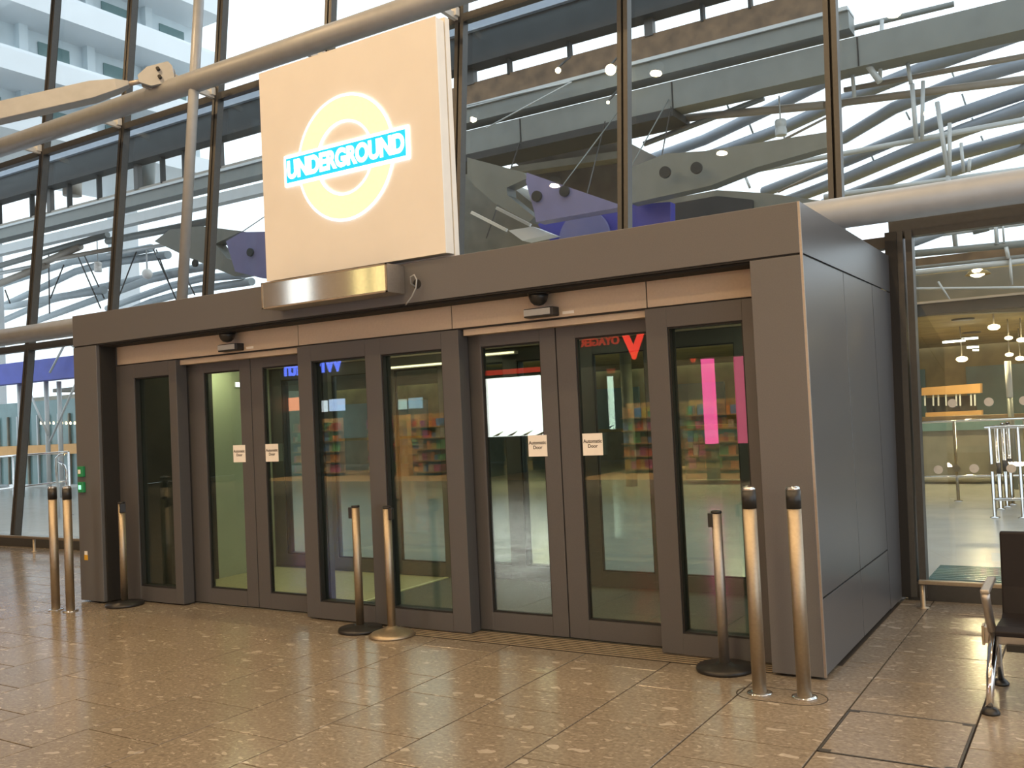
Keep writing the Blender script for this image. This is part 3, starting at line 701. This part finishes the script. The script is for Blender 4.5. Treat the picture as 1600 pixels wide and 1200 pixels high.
node('steel_node', 'grey steel node with two dark pin holes above the right half of the fascia', [
  ('node_plate', [(985, 318), (985, 262), (1040, 240), (1100, 236), (1300, 205), (1300, 228), (1180, 262), (1110, 290)], 'steelgrey', (0, 0, 1), 0),],
  [(1365, 262, 35, C6), (1552, 236, 35, C6)], 8.0)
node('steel_node', 'grey steel node with a pin hole just left of the roundel sign', [
  ('node_plate', [(1345, 560), (1440, 505), (1700, 500), (1900, 600), (1800, 720), (1560, 780), (1400, 740)], 'purple', C5, -.2),
  ('fork_arm', [(1010, 490), (1200, 470), (1440, 500), (1280, 575), (1350, 660), (1560, 740), (1400, 770), (1130, 660), (920, 560)], 'steelgrey', C5, .1)],
  [(1484, 625, 24, C5), (1156, 690, 22, C5)], 7.5)
pc = thing('purple_canopy', P(900, 350, 8.4), 'blue panel with a pale half disc under the purple node', 'canopy panel')
px_plate(pc, 'panel', M['bluep'], [(600, 562), (1085, 462), (1400, 440), (1400, 640), (700, 690)], 8.4, .2, C6)
px_disc(pc, 'pale_disc', M['purple'], 885, 660, 170, 8.3, .06, C6, 40)
MB().prism([P(*q, 8.0) for q in ((794, 360), (832, 354), (862, 366), (816, 376))], (0, .3, .0)).build('light_panel', M['wing'], pc, label='small pale green white panel')
for a, b in (((776, 325), (829, 352)), ((737, 332), (792, 360))):
    MB().bar(P(*a, 8.0), P(*b, 8.0), .05, .05).build('thin_rod', M['white'], pc)
for u in (760, 900, 1010):
    q = P(u, 372, 8.5); MB().tube([q, Vector((q.x, 9.9, 6.9))], .012, 6).build('hanger', M['mull'], pc)
dk = thing('service_block', P(860, 270, 13), 'brown grey block of ducts behind the steel node', 'service block')
px_plate(dk, 'block', M['ductbrown'], [(450, 190), (560, 140), (1100, 60), (1100, 460), (700, 350), (520, 240)], 13, 2.0, C6)
px_plate(dk, 'lower_block', M['plazawall'], [(130, 210), (430, 330), (620, 480), (1300, 400), (1300, 760), (130, 760)], 13.5, 1.5, C6)
px_plate(dk, 'deck_edge', M['plazawall'], [(985, 322), (1120, 297), (1200, 302), (1300, 316), (1300, 420), (985, 420)], 9.4, .5)
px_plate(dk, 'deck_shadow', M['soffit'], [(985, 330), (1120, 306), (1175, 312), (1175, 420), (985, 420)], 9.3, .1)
for a, b, h, m in (((150, 150), (1110, 20), 26, 'steelgrey'), ((480, 260), (1110, 170), 30, 'plazawall'), ((500, 170), (1110, 60), 8, 'steelbrown')):
    px_beam(dk, 'duct', M[m], a, b, 12.6, h/3.81*1.4, .4, C6)

# ---- roof frame, right
rf = thing('roof_frame', (-2, 12, 0), 'open steel roof frame of blue grey tubes against the white sky, upper right', 'roof frame')
for pts in ([(-420, 850), (0, 700), (420, 500), (720, 350), (1000, 230), (1600, 20)], [(-300, 900), (0, 790), (400, 640), (700, 500), (1100, 340), (1600, 160)],
            [(60, 905), (430, 770), (700, 690), (950, 540), (1250, 420), (1750, 270)], [(300, 960), (720, 800), (1000, 680), (1250, 580), (1750, 410)],
            [(400, 1010), (720, 890), (1000, 770), (1300, 650), (1750, 490)], [(600, 1020), (850, 930), (1200, 790), (1600, 680), (1750, 630)],
            [(1000, 950), (1260, 850), (1600, 740), (1750, 690)]):
    px_tube(rf, 'purlin', M['steelblue'], pts, 16, 20, 12, 12, C4)
for a, b, w_, m in (((0, 470), (1700, 165), 13, 'steelgrey'), ((0, 900), (1700, 580), 9, 'steellight'), ((-300, 610), (600, 525), 13, 'steelbrown'), ((600, 525), (1700, 385), 13, 'steelbrown'),
                    ((700, 450), (1700, 262), 9, 'steelbrown'), ((600, 985), (1700, 835), 10, 'steellight'), ((0, 320), (1250, 20), 9, 'steelgrey'), ((-300, 720), (300, 490), 9, 'steelgrey')):
    px_tube(rf, 'tie_tube', M[m], [a, b], 10.5, w_, 10, None, C4)
for pts, w_ in (([(1015, 300), (1035, 420)], 6), ([(1040, 420), (1062, 700)], 7), ([(1095, 405), (1090, 700)], 6), ([(1165, 510), (1222, 880)], 7), ([(1228, 615), (1228, 880)], 6), ([(1285, 715), (1298, 860)], 5), ([(1328, 795), (1325, 860)], 5),
                ([(735, 280), (752, 485)], 6), ([(890, 100), (880, 390)], 6), ([(205, 880), (230, 940)], 4), ([(1220, 880), (1260, 1250)], 7)):
    px_tube(rf, 'strut', M['steellight'], pts, 10.2, w_, 8, None, C4)
px_tube(rf, 'elbow_strut', M['steellight'], [(735, 290), (770, 275), (800, 300), (880, 410)], 10.0, 10, 10, None, C4)
for a, b in (((100, 480), (130, 560)), ((220, 600), (250, 680)), ((400, 680), (425, 790)), ((1030, 600), (1010, 560)), ((1240, 360), (1270, 440)), ((1290, 470), (1320, 560)), ((1340, 590), (1365, 660)), ((1160, 180), (1185, 250)), ((1535, 80), (1560, 170)), ((830, 760), (860, 830)), ((1385, 680), (1405, 730))):
    px_tube(rf, 'glazing_bar', M['steelgrey'], [a, b], 15, 3, 6, None, C4)
for a, b in (((140, 830), (610, 590)), ((0, 530), (150, 460)), ((370, 960), (620, 840))):
    px_tube(rf, 'cable_tray', M['steelbrown'], [a, b], 11, 4, 6, None, C4)
p = P(1220, 200, 10.4)
dl = thing('drum_lamp', p, 'white drum shaped lamp hanging from the roof frame right of the sign', 'lamp')
MB().lathe(p, [(.09, -.13), (.095, -.12), (.095, -.02), (.085, -.01), (.085, .02), (.095, .03), (.095, .12), (.08, .14)], 20).build('drum', M['steellight'], dl)
MB().tube([p+Vector((0, 0, .13)), p+Vector((0, 0, .55))], .012, 8).build('stem', M['steellight'], dl)

# ---- roof frame, left
rl = thing('roof_frame', (-14, 12, 0), 'open steel roof frame with pale curved ribs against the white sky, left of the sign', 'roof frame')
for pts in ([(-200, 900), (0, 820), (240, 740), (430, 680), (640, 650), (900, 600)], [(-100, 1000), (220, 850), (450, 740), (640, 690), (1000, 640)], [(0, 1040), (300, 910), (620, 830), (1050, 740), (1300, 700)],
            [(200, 1040), (420, 960), (640, 880), (880, 790), (1100, 740)], [(640, 960), (800, 900), (1000, 830), (1200, 780), (1450, 760)], [(600, 1040), (900, 920), (1150, 850), (1500, 800)], [(-200, 960), (60, 950), (300, 900), (620, 850)]):
    px_tube(rl, 'curved_rib', M['riblue'], pts, 15, 11, 10, 12, C5)
for a, b, w_, m in (((-50, 720), (640, 520), 10, 'steelgrey'), ((-50, 760), (250, 700), 6, 'steellight'), ((-50, 830), (280, 700), 11, 'steelbrown'), ((230, 700), (480, 590), 11, 'steelbrown'), ((200, 690), (700, 600), 7, 'steelbrown'),
                    ((-50, 500), (640, 380), 9, 'steelgrey'), ((640, 560), (1250, 440), 12, 'steelgrey'), ((640, 640), (1100, 560), 6, 'steellight')):
    px_tube(rl, 'tie_tube', M[m], [a, b], 11, w_, 10, None, C5)
for a, b in (((460, 640), (600, 960)), ((500, 640), (620, 900)), ((910, 600), (1060, 930)), ((930, 610), (1010, 820)), ((820, 600), (680, 960)), ((290, 640), (295, 990)), ((30, 850), (60, 930)), ((1110, 780), (1160, 880)), ((380, 700), (300, 900))):
    px_tube(rl, 'brace_rod', M['mull'], [a, b], 12, 2.2, 6, None, C5)
for a, b, r_ in (((430, 200), (430, 290), 28),):
    px_tube(rl, 'drum_column', M['steelbrown'], [a, b], 11, r_, 14, None, C5)
px_tube(rl, 'drum_column', M['steelgrey'], [(880, 80), (870, 300)], 11, 24, 14, None, C5)
p = P(230, 428, 11); rr = 8/ppm(p)
gl_ = thing('globe_lamp', p, 'white globe lamp on a thin stem behind the glass, left of the slim post', 'lamp')
MB().lathe(p, [(rr*math.sin(math.pi*j/10)+.001, -rr*math.cos(math.pi*j/10)) for j in range(11)], 20).build('globe', M['white'], gl_)
MB().tube([p+Vector((0, 0, rr*.9)), p+Vector((0, 0, .75))], .02, 8).build('stem', M['steellight'], gl_)
p = P(153, 417, 11)
dl2 = thing('drum_lamp', p, 'white drum shaped lamp behind the glass at the far left', 'lamp')
MB().lathe(p, [(.10, -.14), (.105, -.12), (.105, -.02), (.095, -.01), (.095, .02), (.105, .03), (.105, .12), (.08, .14)], 20).build('drum', M['white'], dl2)
MB().tube([p+Vector((0, 0, .13)), p+Vector((0, 0, .8))], .014, 8).build('stem', M['steellight'], dl2)

# ---- white wing, top left, running away from the facade
wg = thing('white_wing', (-29, 14, 0), 'pale white building wing with stacked floors seen through the top left glass', 'building')
MB().box((-32, 9, 11.6), (-27.6, 19, 24)).build('wing_wall', M['wingshade'], wg)
for z0, z1, xo in ((11.0, 11.6, -26.2), (12.7, 13.35, -25.9), (14.9, 15.6, -26.0), (17.1, 17.9, -25.9), (19.4, 20.2, -26.1)):
    MB().box((-32, 9, z0), (xo, 19, z1)).build('floor_slab', M['wing'], wg)
for z0, z1 in ((13.35, 13.7), (15.6, 15.95), (17.9, 18.3)):
    MB().box((-26.6, 9, z0), (-26.5, 19, z1)).build('spandrel', M['wing'], wg)
for i in range(4):
    y = 9.3+i*2.4
    for z0, z1 in ((11.6, 12.7), (13.35, 14.9), (15.6, 17.1), (17.9, 19.4)):
        MB().box((-27.7, y, z0), (-27.3, y+.3, z1)).build('wing_column', M['wingshade'], wg)
        MB().box((-27.62, y+.8, z0+.1), (-27.55, y+1.9, z1-.3)).build('wing_window', M['tealglass'], wg)
for y in (12.5, 18): MB().box((-31.5, y-.4, -.01), (-30.7, y+.4, 11.0)).build('pillar', M['wing'], wg)

# ---- plaza buildings under the canopy (behind and beside the lobby)
pl = thing('plaza_canopy', (-6, 14, 0), 'low dark canopy over the plaza beyond the right hand glass', 'canopy')
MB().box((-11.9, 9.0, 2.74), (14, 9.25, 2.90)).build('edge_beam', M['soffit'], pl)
MB().box((-11.9, 8.95, 2.90), (14, 9.25, 2.93)).build('edge_trim', M['alu'], pl)
MB().box((-11.9, 9.25, 2.86), (14, 21.8, 2.96)).build('ceiling_slab', M['ochre'], pl)
for x in (-11, -7, -3.2, 3.5):
    MB().tube([(x, 12.5, 0), (x, 12.5, 2.86)], .12, 16).build('column', M['plazawall'], pl)
MB().box((-24, 10.4, 2.86), (-11.9, 21.8, 2.96)).build('ceiling_slab', M['plazawall'], pl)  # slab added to darken the plaza seen through the left doors
bw = thing('plaza_building', (-6, 22, 0), 'ochre wall at the back of the plaza', 'building')
MB().box((-25, 22, 0), (14, 22.4, 5.0)).build('back_wall', M['ochre'], bw)
MB().box((-45, 22, 0), (-25, 22.4, 3.6)).build('back_wall', M['plazawall'], bw)
MB().box((-25, 21.9, 0), (14, 22.0, .9)).build('dado', M['plazawall'], bw)
for i in range(12):
    MB().box((-24+i*2.8, 21.88, 1.0), (-22.2+i*2.8, 22.0, 2.3)).build('window', M['tealglass'], bw)
# low dark counter with a blue strip behind the right rails
ct = thing('plaza_counter', (0, 13, 0), 'long dark counter with a blue rim behind the right hand rails', 'counter')
MB().box((-6, 13, .1), (6, 13.6, .95)).build('counter_body', M['plazawall'], ct); MB().box((-6, 12.95, .95), (6, 13.6, 1.1)).build('counter_rim', M['tealglass'], ct)
MB().box((-6, 13.1, 1.1), (6, 13.5, 1.2)).build('counter_shelf', M['timber'], ct)
# kiosk
ks = thing('orange_kiosk', P(1490, 640, 17), 'orange kiosk with pale legs seen through the right hand glass', 'kiosk')
px_plate(ks, 'header', M['orange'], [(1440, 606), (1532, 599), (1532, 614), (1440, 618)], 17, .4)
for u in (1445, 1458, 1466, 1478, 1494, 1500, 1517, 1523):
    MB().bar(P(u, 616, 17.05), P(u+.5, 634, 17.05), .03, .03).build('leg', M['wing'], ks)
px_plate(ks, 'screen_band', M['soffit'], [(1446, 622), (1524, 617), (1526, 642), (1448, 645)], 17.2, .1)
px_plate(ks, 'base', M['orange'], [(1446, 645), (1534, 641), (1534, 664), (1446, 668)], 17.1, .3)
# lamps under the right canopy
for k, (u, v, wpx, Y, lab) in enumerate(((1553, 511, 18, 11, 'bright pendant lamp under the right canopy, largest of the cluster'), (1576, 528, 12, 13, 'oval lamp under the right canopy, beside the grey column top'), (1596, 531, 14, 13, 'oval lamp at the right edge of the photo, under the canopy'),
        (1577, 554, 12, 15, 'lower oval lamp above the grey column under the canopy'), (1503, 561, 17, 14, 'soft wide lamp glowing on the ceiling above the kiosk'), (1594, 560, 14, 16, 'lowest lamp at the right edge, under the canopy'))):
    p = P(u, v, Y); r = wpx/2/ppm(p); t = thing('pendant_lamp', p, lab, 'lamp', 'lamps under the right canopy')
    MB().lathe(p, [(r*.5, -r*.5), (r*.9, -r*.25), (r, 0), (r*.85, r*.3), (r*.3, r*.5)], 18).build('diffuser', M['lampwarm'], t)
    MB().tube([p+Vector((0, 0, r*.5)), Vector((p.x, p.y, 2.86))], .012, 6).build('stem', M['steelbrown'], t)
for a, b, lab in (((1473, 535), (1508, 532), 'longest strip light under the right canopy'), ((1503, 530), (1528, 528), 'strip light just right of the longest one'), ((1511, 543), (1529, 542), 'short strip light below the other two'), ((1520, 547), (1529, 547), 'shortest strip light, lowest of the group'), ((1569, 496), (1600, 493), 'thin strip light at the right edge under the canopy')):
    p0, p1 = P(*a, 14), P(*b, 14); t = thing('strip_light', p0, lab, 'strip light', 'strip lights under the right canopy')
    MB().bar(p0, p1, .05, .035).build('tube_lamp', M['lampwhite'], t); MB().bar(p0+Vector((0, 0, .03)), p1+Vector((0, 0, .03)), .08, .02).build('housing', M['mull'], t)
for x, y in ((-.5, 12), (1, 13), (-.8, 16), (1.2, 18), (-5, 13), (-9.5, 13)):
    l = bpy.data.lights.new('canopy_spot', 'AREA'); l.shape = 'DISK'; l.size = .3; l.energy = 60; l.color = (1, .80, .42)
    t = thing('canopy_downlight', (x, y, 2.86), 'recessed warm downlight in the plaza canopy', 'downlight', 'downlights in the plaza canopy')
    MB().lathe((x, y, 2.83), [(.16, 0), (.18, .01), (.18, .03)], 18).build('housing', M['mull'], t)
    lo = bpy.data.objects.new('canopy_spot', l); COL.objects.link(lo); lo.location = (0, 0, -.035); lo.parent = t
gc = thing('grey_column', P(1580, 640, 12), 'grey column with a white upper half under the right canopy', 'column')
pb = P(1583, 700, 12); MB().tube([(pb.x, 12, 0), (pb.x, 12, 1.5)], .045, 14).build('shaft', M['steelgrey'], gc); MB().tube([(pb.x, 12, 1.5), (pb.x, 12, 2.1)], .05, 14).build('white_top', M['white'], gc)
# balcony above the canopy, right
bc = thing('balcony_rail', P(1500, 430, 9.6), 'steel balcony with white rails above the right canopy', 'balcony')
for a, b, w_, m in (((1380, 452), (1640, 449), 5, 'steellight'), ((1380, 432), (1640, 403), 9, 'steellight'), ((1380, 424), (1640, 396), 6, 'steelgrey'), ((1380, 401), (1640, 377), 12, 'steelgrey'), ((1380, 378), (1640, 343), 8, 'steellight'), ((1400, 390), (1500, 352), 13, 'steelblue'), ((1520, 362), (1545, 356), 10, 'steelgrey')):
    px_tube(bc, 'rail_tube', M[m], [a, b], 9.3, w_, 10)
p0, p1 = P(1380, 418, 10), P(1640, 388, 10); MB().bar(p0, p1, .2, 13/ppm(p0)).build('brown_fascia', M['timber'], bc)
px_plate(bc, 'back_panel', M['plazawall'], [(1380, 436), (1640, 410), (1640, 485), (1380, 495)], 10.5, .2)
for a, b, w_ in (((1555, 344), (1558, 382), 6), ((1566, 343), (1569, 380), 3), ((1572, 386), (1576, 404), 6), ((1578, 404), (1581, 445), 4), ((1466, 440), (1485, 470), 3)):
    px_tube(bc, 'rail_strut', M['steellight'], [a, b], 9.25, w_, 8)
p = P(1527, 427, 9.9); r = 11/ppm(p)
t = thing('dome_lamp', p, 'large warm dome lamp glowing under the balcony at the right', 'lamp')
MB().lathe(p, [(r*.4, -r*.55), (r*.9, -r*.3), (r, 0), (r*.7, r*.5), (r*.3, r*.7)], 20).build('dome', M['lampwarm'], t)
MB().lathe(p+Vector((0, .06, 0)), [(r*1.7, -r*.15), (r*1.2, r*.4)], 20).build('reflector', M['ochre'], t)

# ---- stainless railings of the plaza, right
def railing(label, segs, posts, Y, rr=.022):
    p = P(*segs[0][0], Y); t = thing('plaza_railing', (p.x, Y, 0), label, 'railing')
    for a, b in segs: MB().tube([P(*a, Y), P(*b, Y)], rr, 10).build('rail', M['chrome'], t)
    for u, v in posts:
        q = P(u, v, Y)
        MB().lathe((q.x, Y, 0), [(.06, -.01), (.06, .005), (.022, .01), (.022, q.z)], 12).build('post', M['chrome'], t)
    return t
railing('long stainless railing behind the right hand glass', [((1380, 662), (1640, 652)), ((1380, 746), (1640, 742))], ((1400, 661), (1490, 658), (1600, 654)), 10)
r1 = railing('short stainless railing with close posts behind the bench', [((1538, 668), (1640, 665)), ((1552, 780), (1640, 780))], ((1546, 668), (1590, 667)), 8)
for k, (u, v) in enumerate(((1556, 664), (1566, 660), (1574, 658))):
    q = P(u, v, 9.0+.3*k); t = thing('rail_post', (q.x, q.y, 0), ('first', 'second', 'third')[k]+' from the left of the three free stainless posts behind the short railing', 'post', 'stainless posts behind the right glass')
    MB().lathe((q.x, q.y, 0), [(.055, -.01), (.055, .006), (.03, .01), (.03, q.z-.04), (.02, q.z)], 14).build('post', M['chrome'], t)
    MB().lathe((q.x, q.y, 0), [(.034, q.z*.42), (.034, q.z*.55)], 14).build('clamp_band', M['mull'], t)
    MB().lathe((q.x, q.y, 0), [(.031, q.z-.05), (.031, q.z-.02)], 14).build('collar', M['blackplastic'], t)
gm = thing('plaza_grating', (0.6, 3.7, 0), 'dark green drain grating just beyond the right hand glass', 'grating')
for k in range(9): MB().box((.05, 3.36+k*.085, -.01), (6, 3.41+k*.085, .012)).build('slat', M['tealglass'], gm)

# ---- left plaza
lc = thing('blue_canopy', P(60, 578, 9), 'blue canopy fascia behind the left hand glass', 'canopy')
p0, p1 = P(-120, 580, 9), Vector((-12.1, 9, 2))
MB().box((p0.x, 9, P(60, 595, 9).z), (p1.x, 9.4, P(60, 562, 9).z)).build('fascia', M['bluefab'], lc)
for u in (30, 72, 92, 150): q = P(u, 596, 9.2); MB().tube([(q.x, 9.2, 0), (q.x, 9.2, q.z)], .06, 12).build('column', M['steellight'], lc)
for a, b in (((100, 540), (78, 582)), ((118, 600), (78, 690)), ((45, 610), (75, 680)), ((120, 545), (105, 535))):
    px_tube(lc, 'brace', M['steellight'], [a, b], 8.8, 3.5, 8)
lw = thing('glass_kiosk', P(60, 650, 12), 'teal glazed kiosk with a lit counter behind the left hand glass', 'kiosk')
p0, p1 = P(-60, 600, 12), P(215, 600, 12)
MB().box((p0.x, 12, .1), (p1.x, 12.3, 2.75)).build('glazing', M['tealglass'], lw)
MB().box((p0.x, 11.8, 1.05), (p1.x, 12.0, 1.35)).build('lit_counter', M['orange'], lw)
for i in range(18):
    x = p0.x+(p1.x-p0.x)*i/17; MB().box((x, 11.93, .1), (x+.06, 11.99, 2.3)).build('mullion', M['plazawall'] if i % 2 else M['steellight'], lw)
for i in range(9):
    q = P(64+i*6.6, 661, 11.6); MB().lathe(q, [(.01, -.05), (.03, -.02), (.02, .04)], 8).build('candle_lamp', M['lampwarm'], lw)
railing('stainless railing behind the left hand glass', [((-60, 718), (107, 706)), ((-60, 772), (104, 752))], ((107, 706), (20, 712), (-50, 717)), 6)
hp = thing('hoop_rail', P(90, 740, 5.5), 'small bent stainless hoop at the end of the left railing', 'railing')
q0 = P(92, 780, 5.5); MB().tube([(q0.x, 5.5, 0), P(88, 730, 5.5), P(88, 716, 5.5), P(93, 711, 5.5), P(100, 710, 5.5)], .025, 10).build('hoop', M['chrome'], hp)
q1 = P(104, 780, 5.5); MB().tube([(q1.x, 5.5, 0), P(104, 736, 5.5), P(101, 728, 5.5), P(92, 722, 5.5)], .025, 10).build('hoop', M['chrome'], hp)

# ================================================================== SHOPS ACROSS THE HALL (seen mirrored in the doors)
YM = .3725
def RP(u, v, Y=14.0):
    p = P(u, v, Y); return Vector((p.x, 2*YM-Y, p.z))
YS = 2*YM-14.0
MB().box((-24.2, -18.2, 0), (-24, 2.4, 9.2)).build('wall_left', M['shopwall'], label='brown end wall of the hall far to the left', kind='structure')
MB().box((-24, -18.2, 0), (12, -18, 9.2)).build('wall_front', M['shopwall'], label='brown rear wall of the shops across the hall', kind='structure')
MB().box((-24, -18.2, -.05), (12, -13.4, -.004)).build('floor_shops', M['shopfloor'], label='timber floor of the shops across the hall', kind='structure')
MB().box((-24, YS-4.4, 3.75), (12, YS-.02, 3.9)).build('ceiling_shops', M['lobbyceil'], label='shop ceiling across the hall', kind='structure')
MB().box((-24, YS-.3, 3.9), (12, YS-.02, 9.2)).build('wall_upper', M['header'], label='plain wall above the shops across the hall', kind='structure')
for x in (-20.5, -12.4, -9.55, -4.4, 1.5, 6.5):
    MB().box((x-.15, YS-4.4, 0), (x+.15, YS+.02, 3.75)).build('wall_divider', M['shopblack'], label='black dividing wall between two shops across the hall', kind='structure')
nw = thing('newsagent_fascia', (-16.5, YS, 3.0), 'dark fascia with blue lit newsagent name across the hall, mirrored in the doors', 'shop sign')
MB().box((-20.3, YS-.15, 2.75), (-12.6, YS-.02, 3.74)).build('fascia', M['shopwall'], nw)
text_obj('lettering', 'WHSmith', .60, M['bluelight'], nw, (-17.25, YS, 3.20), facing=1, bold=.012, extrude=.02)
vg = thing('travel_shop_fascia', (-7, YS, 3.0), 'black fascia with red lit Voyager sign across the hall, mirrored in the doors', 'shop sign')
MB().box((-9.4, YS-.15, 2.62), (-4.55, YS-.02, 3.74)).build('fascia', M['shopblack'], vg)
text_obj('initial_letter', 'V', .98, M['redlight'], vg, (-7.48, YS, 3.05), facing=1, bold=.03, extrude=.02)
text_obj('lettering', 'OYAGER', .25, M['redlow'], vg, (-8.32, YS, 3.18), facing=1, bold=.006, extrude=.02)
lb = thing('advert_lightbox', (-10.7, YS, 1), 'bright white advertising lightbox across the hall, mirrored in the doors', 'lightbox')
MB().box((-11.62, YS-.12, 1.04), (-9.75, YS-.02, 2.56)).build('frame', M['shopblack'], lb); MB().box((-11.58, YS-.02, 1.08), (-9.80, YS, 2.52)).build('lit_face', M['lightbox'], lb)
for i in range(4): MB().prism([(-11.4+i*.42, YS+.001, 1.09), (-11.25+i*.42, YS+.001, 1.09), (-11.05+i*.42, YS+.001, 1.22)], (0, .004, 0)).build('printed_stripe', M['shopwall'], lb)
MB().box((-11.62, YS-.06, 2.6), (-9.75, YS-.01, 2.72)).build('red_strip', M['redlow'], lb)
for x0, x1, lab in ((-5.84, -5.62, 'bright pink light column across the hall, nearer the red sign'), (-5.12, -4.90, 'pink light column across the hall, beside the dividing wall')):
    t = thing('pink_light_column', ((x0+x1)/2, YS, 0), lab, 'light column', 'pink light columns across the hall')
    MB().box((x0, YS-.25, .78), (x1, YS-.03, 2.6)).build('lit_body', M['pinkbox'] if x0 < -5.5 else M['pinkdim'], t); MB().box((x0, YS-.25, 0), (x1, YS-.03, .78)).build('plinth', M['shopblack'], t)
# shelves with goods
cols = [(.55, .10, .07), (.10, .20, .45), (.60, .45, .12), (.65, .62, .55), (.12, .35, .16), (.45, .10, .30), (.30, .18, .09), (.70, .30, .10)]
GM = [mat('goods_%d' % i, c_, .5, var=.15, scale=12) for i, c_ in enumerate(cols)]
gi = 0
racks = []
for u0, u1 in ((408, 478), (489, 541), (588, 623), (653, 704)):
    a_, c_ = P(u0, 650, 16.4), P(u1, 650, 16.4); racks.append((a_.x, c_.x-a_.x))
for s_i, (x0, rw) in enumerate(racks+[(-8.9, 1.3), (-7.1, 1.3), (-3.6, 1.3), (-1.4, 1.3)]):
    sh = thing('shop_shelf', (x0+.6, YS-2, 0), f'rack of goods across the hall, {("first","second","third","fourth","fifth","sixth","seventh","eighth")[s_i]} from the newsagent end', 'shelf')
    MB().box((x0, YS-2.5, 0), (x0+rw, YS-2.45, 1.75)).build('back_panel', M['shopfloor'], sh)
    for z in (.1, .42, .74, 1.06, 1.38): MB().box((x0, YS-2.45, z-.02), (x0+rw, YS-2.1, z+.01)).build('shelf_board', M['shopfloor'], sh)
    for z in (.11, .43, .75, 1.07, 1.39):
        x = x0+.03
        while x < x0+rw-.12:
            wd = random.uniform(.1, .22); hh = random.uniform(.14, .27)
            MB().box((x, YS-2.42, z), (min(x+wd-.015, x0+rw-.01), YS-2.14, z+hh)).build('boxed_goods', GM[gi % 8], sh); gi += random.choice((1, 2, 3)); x += wd
a_, c_ = P(627, 650, 16.0), P(650, 740, 16.0)
MB().box((a_.x, YS-2.1, 0), (c_.x, YS-1.9, 1.75)).build('display_stand', M['orange'], origin=(a_.x, YS-2, 0), label='plain orange display stand between the shelf racks across the hall', cat='display stand')
for i, (u0, v0, u1, v1, cl) in enumerate(((424, 618, 443, 640, (1, .8, .45)), (448, 622, 471, 641, (1, .3, .15)), (495, 627, 519, 643, (.75, .85, 1)), (522, 624, 546, 641, (.45, .6, 1)))):
    a_, c_ = P(u0, v0, 16.0), P(u1, v1, 16.0)
    MB().box((a_.x, YS-2.05, c_.z), (c_.x, YS-2.0, a_.z)).build('lit_poster', mat('poster_%d' % i, cl, .5, emit=cl, es=4.5, var=.3, scale=3), origin=(a_.x, YS-2.0, c_.z),
        label=('cream lit poster above the shelves across the hall', 'red lit poster above the shelves across the hall', 'pale white lit poster above the shelves across the hall', 'blue lit poster above the shelves across the hall')[i], cat='poster')
for i, x in enumerate((-18.5, -16, -13.8, -8.3, -6, -2.5, 0, 4, 9)):
    l = bpy.data.lights.new('shop_panel', 'AREA'); l.shape = 'RECTANGLE'; l.size = 1.2; l.size_y = .6; l.energy = 380; l.color = (1, .80, .52)
    t = thing('shop_ceiling_panel', (x, YS-1.6, 3.75), 'flat warm light panel in the shop ceilings across the hall', 'light panel', 'light panels in the shop ceilings')
    MB().box((x-.62, YS-1.92, 3.71), (x+.62, YS-1.28, 3.75)).build('frame', M['white'], t)
    lo = bpy.data.objects.new('shop_panel', l); COL.objects.link(lo); lo.location = (0, 0, -.045); lo.parent = t

# lit windows added above the shops to make bright patches in the steel box
for x0, x1, z0, z1, m, lab in ((-17.0, -16.15, 4.5, 5.9, 'office_white', 'white lit window in the wall above the newsagent'), (-14.65, -14.2, 4.4, 6.0, 'office_yellow', 'left yellow lit window in the wall above the newsagent'), (-14.05, -13.5, 4.4, 6.0, 'office_yellow', 'right yellow lit window in the wall above the newsagent')):
    t = thing('office_window', ((x0+x1)/2, YS, z0), lab, 'window', 'lit windows above the shops')
    MB().frame(x0-.05, x1+.05, z0-.05, z1+.05, .05, .05, .05, .05, YS-.02, YS+.04).build('window_frame', M['shopblack'], t)
    MB().box((x0, YS-.02, z0), (x1, YS+.01, z1)).build('lit_pane', M[m], t)
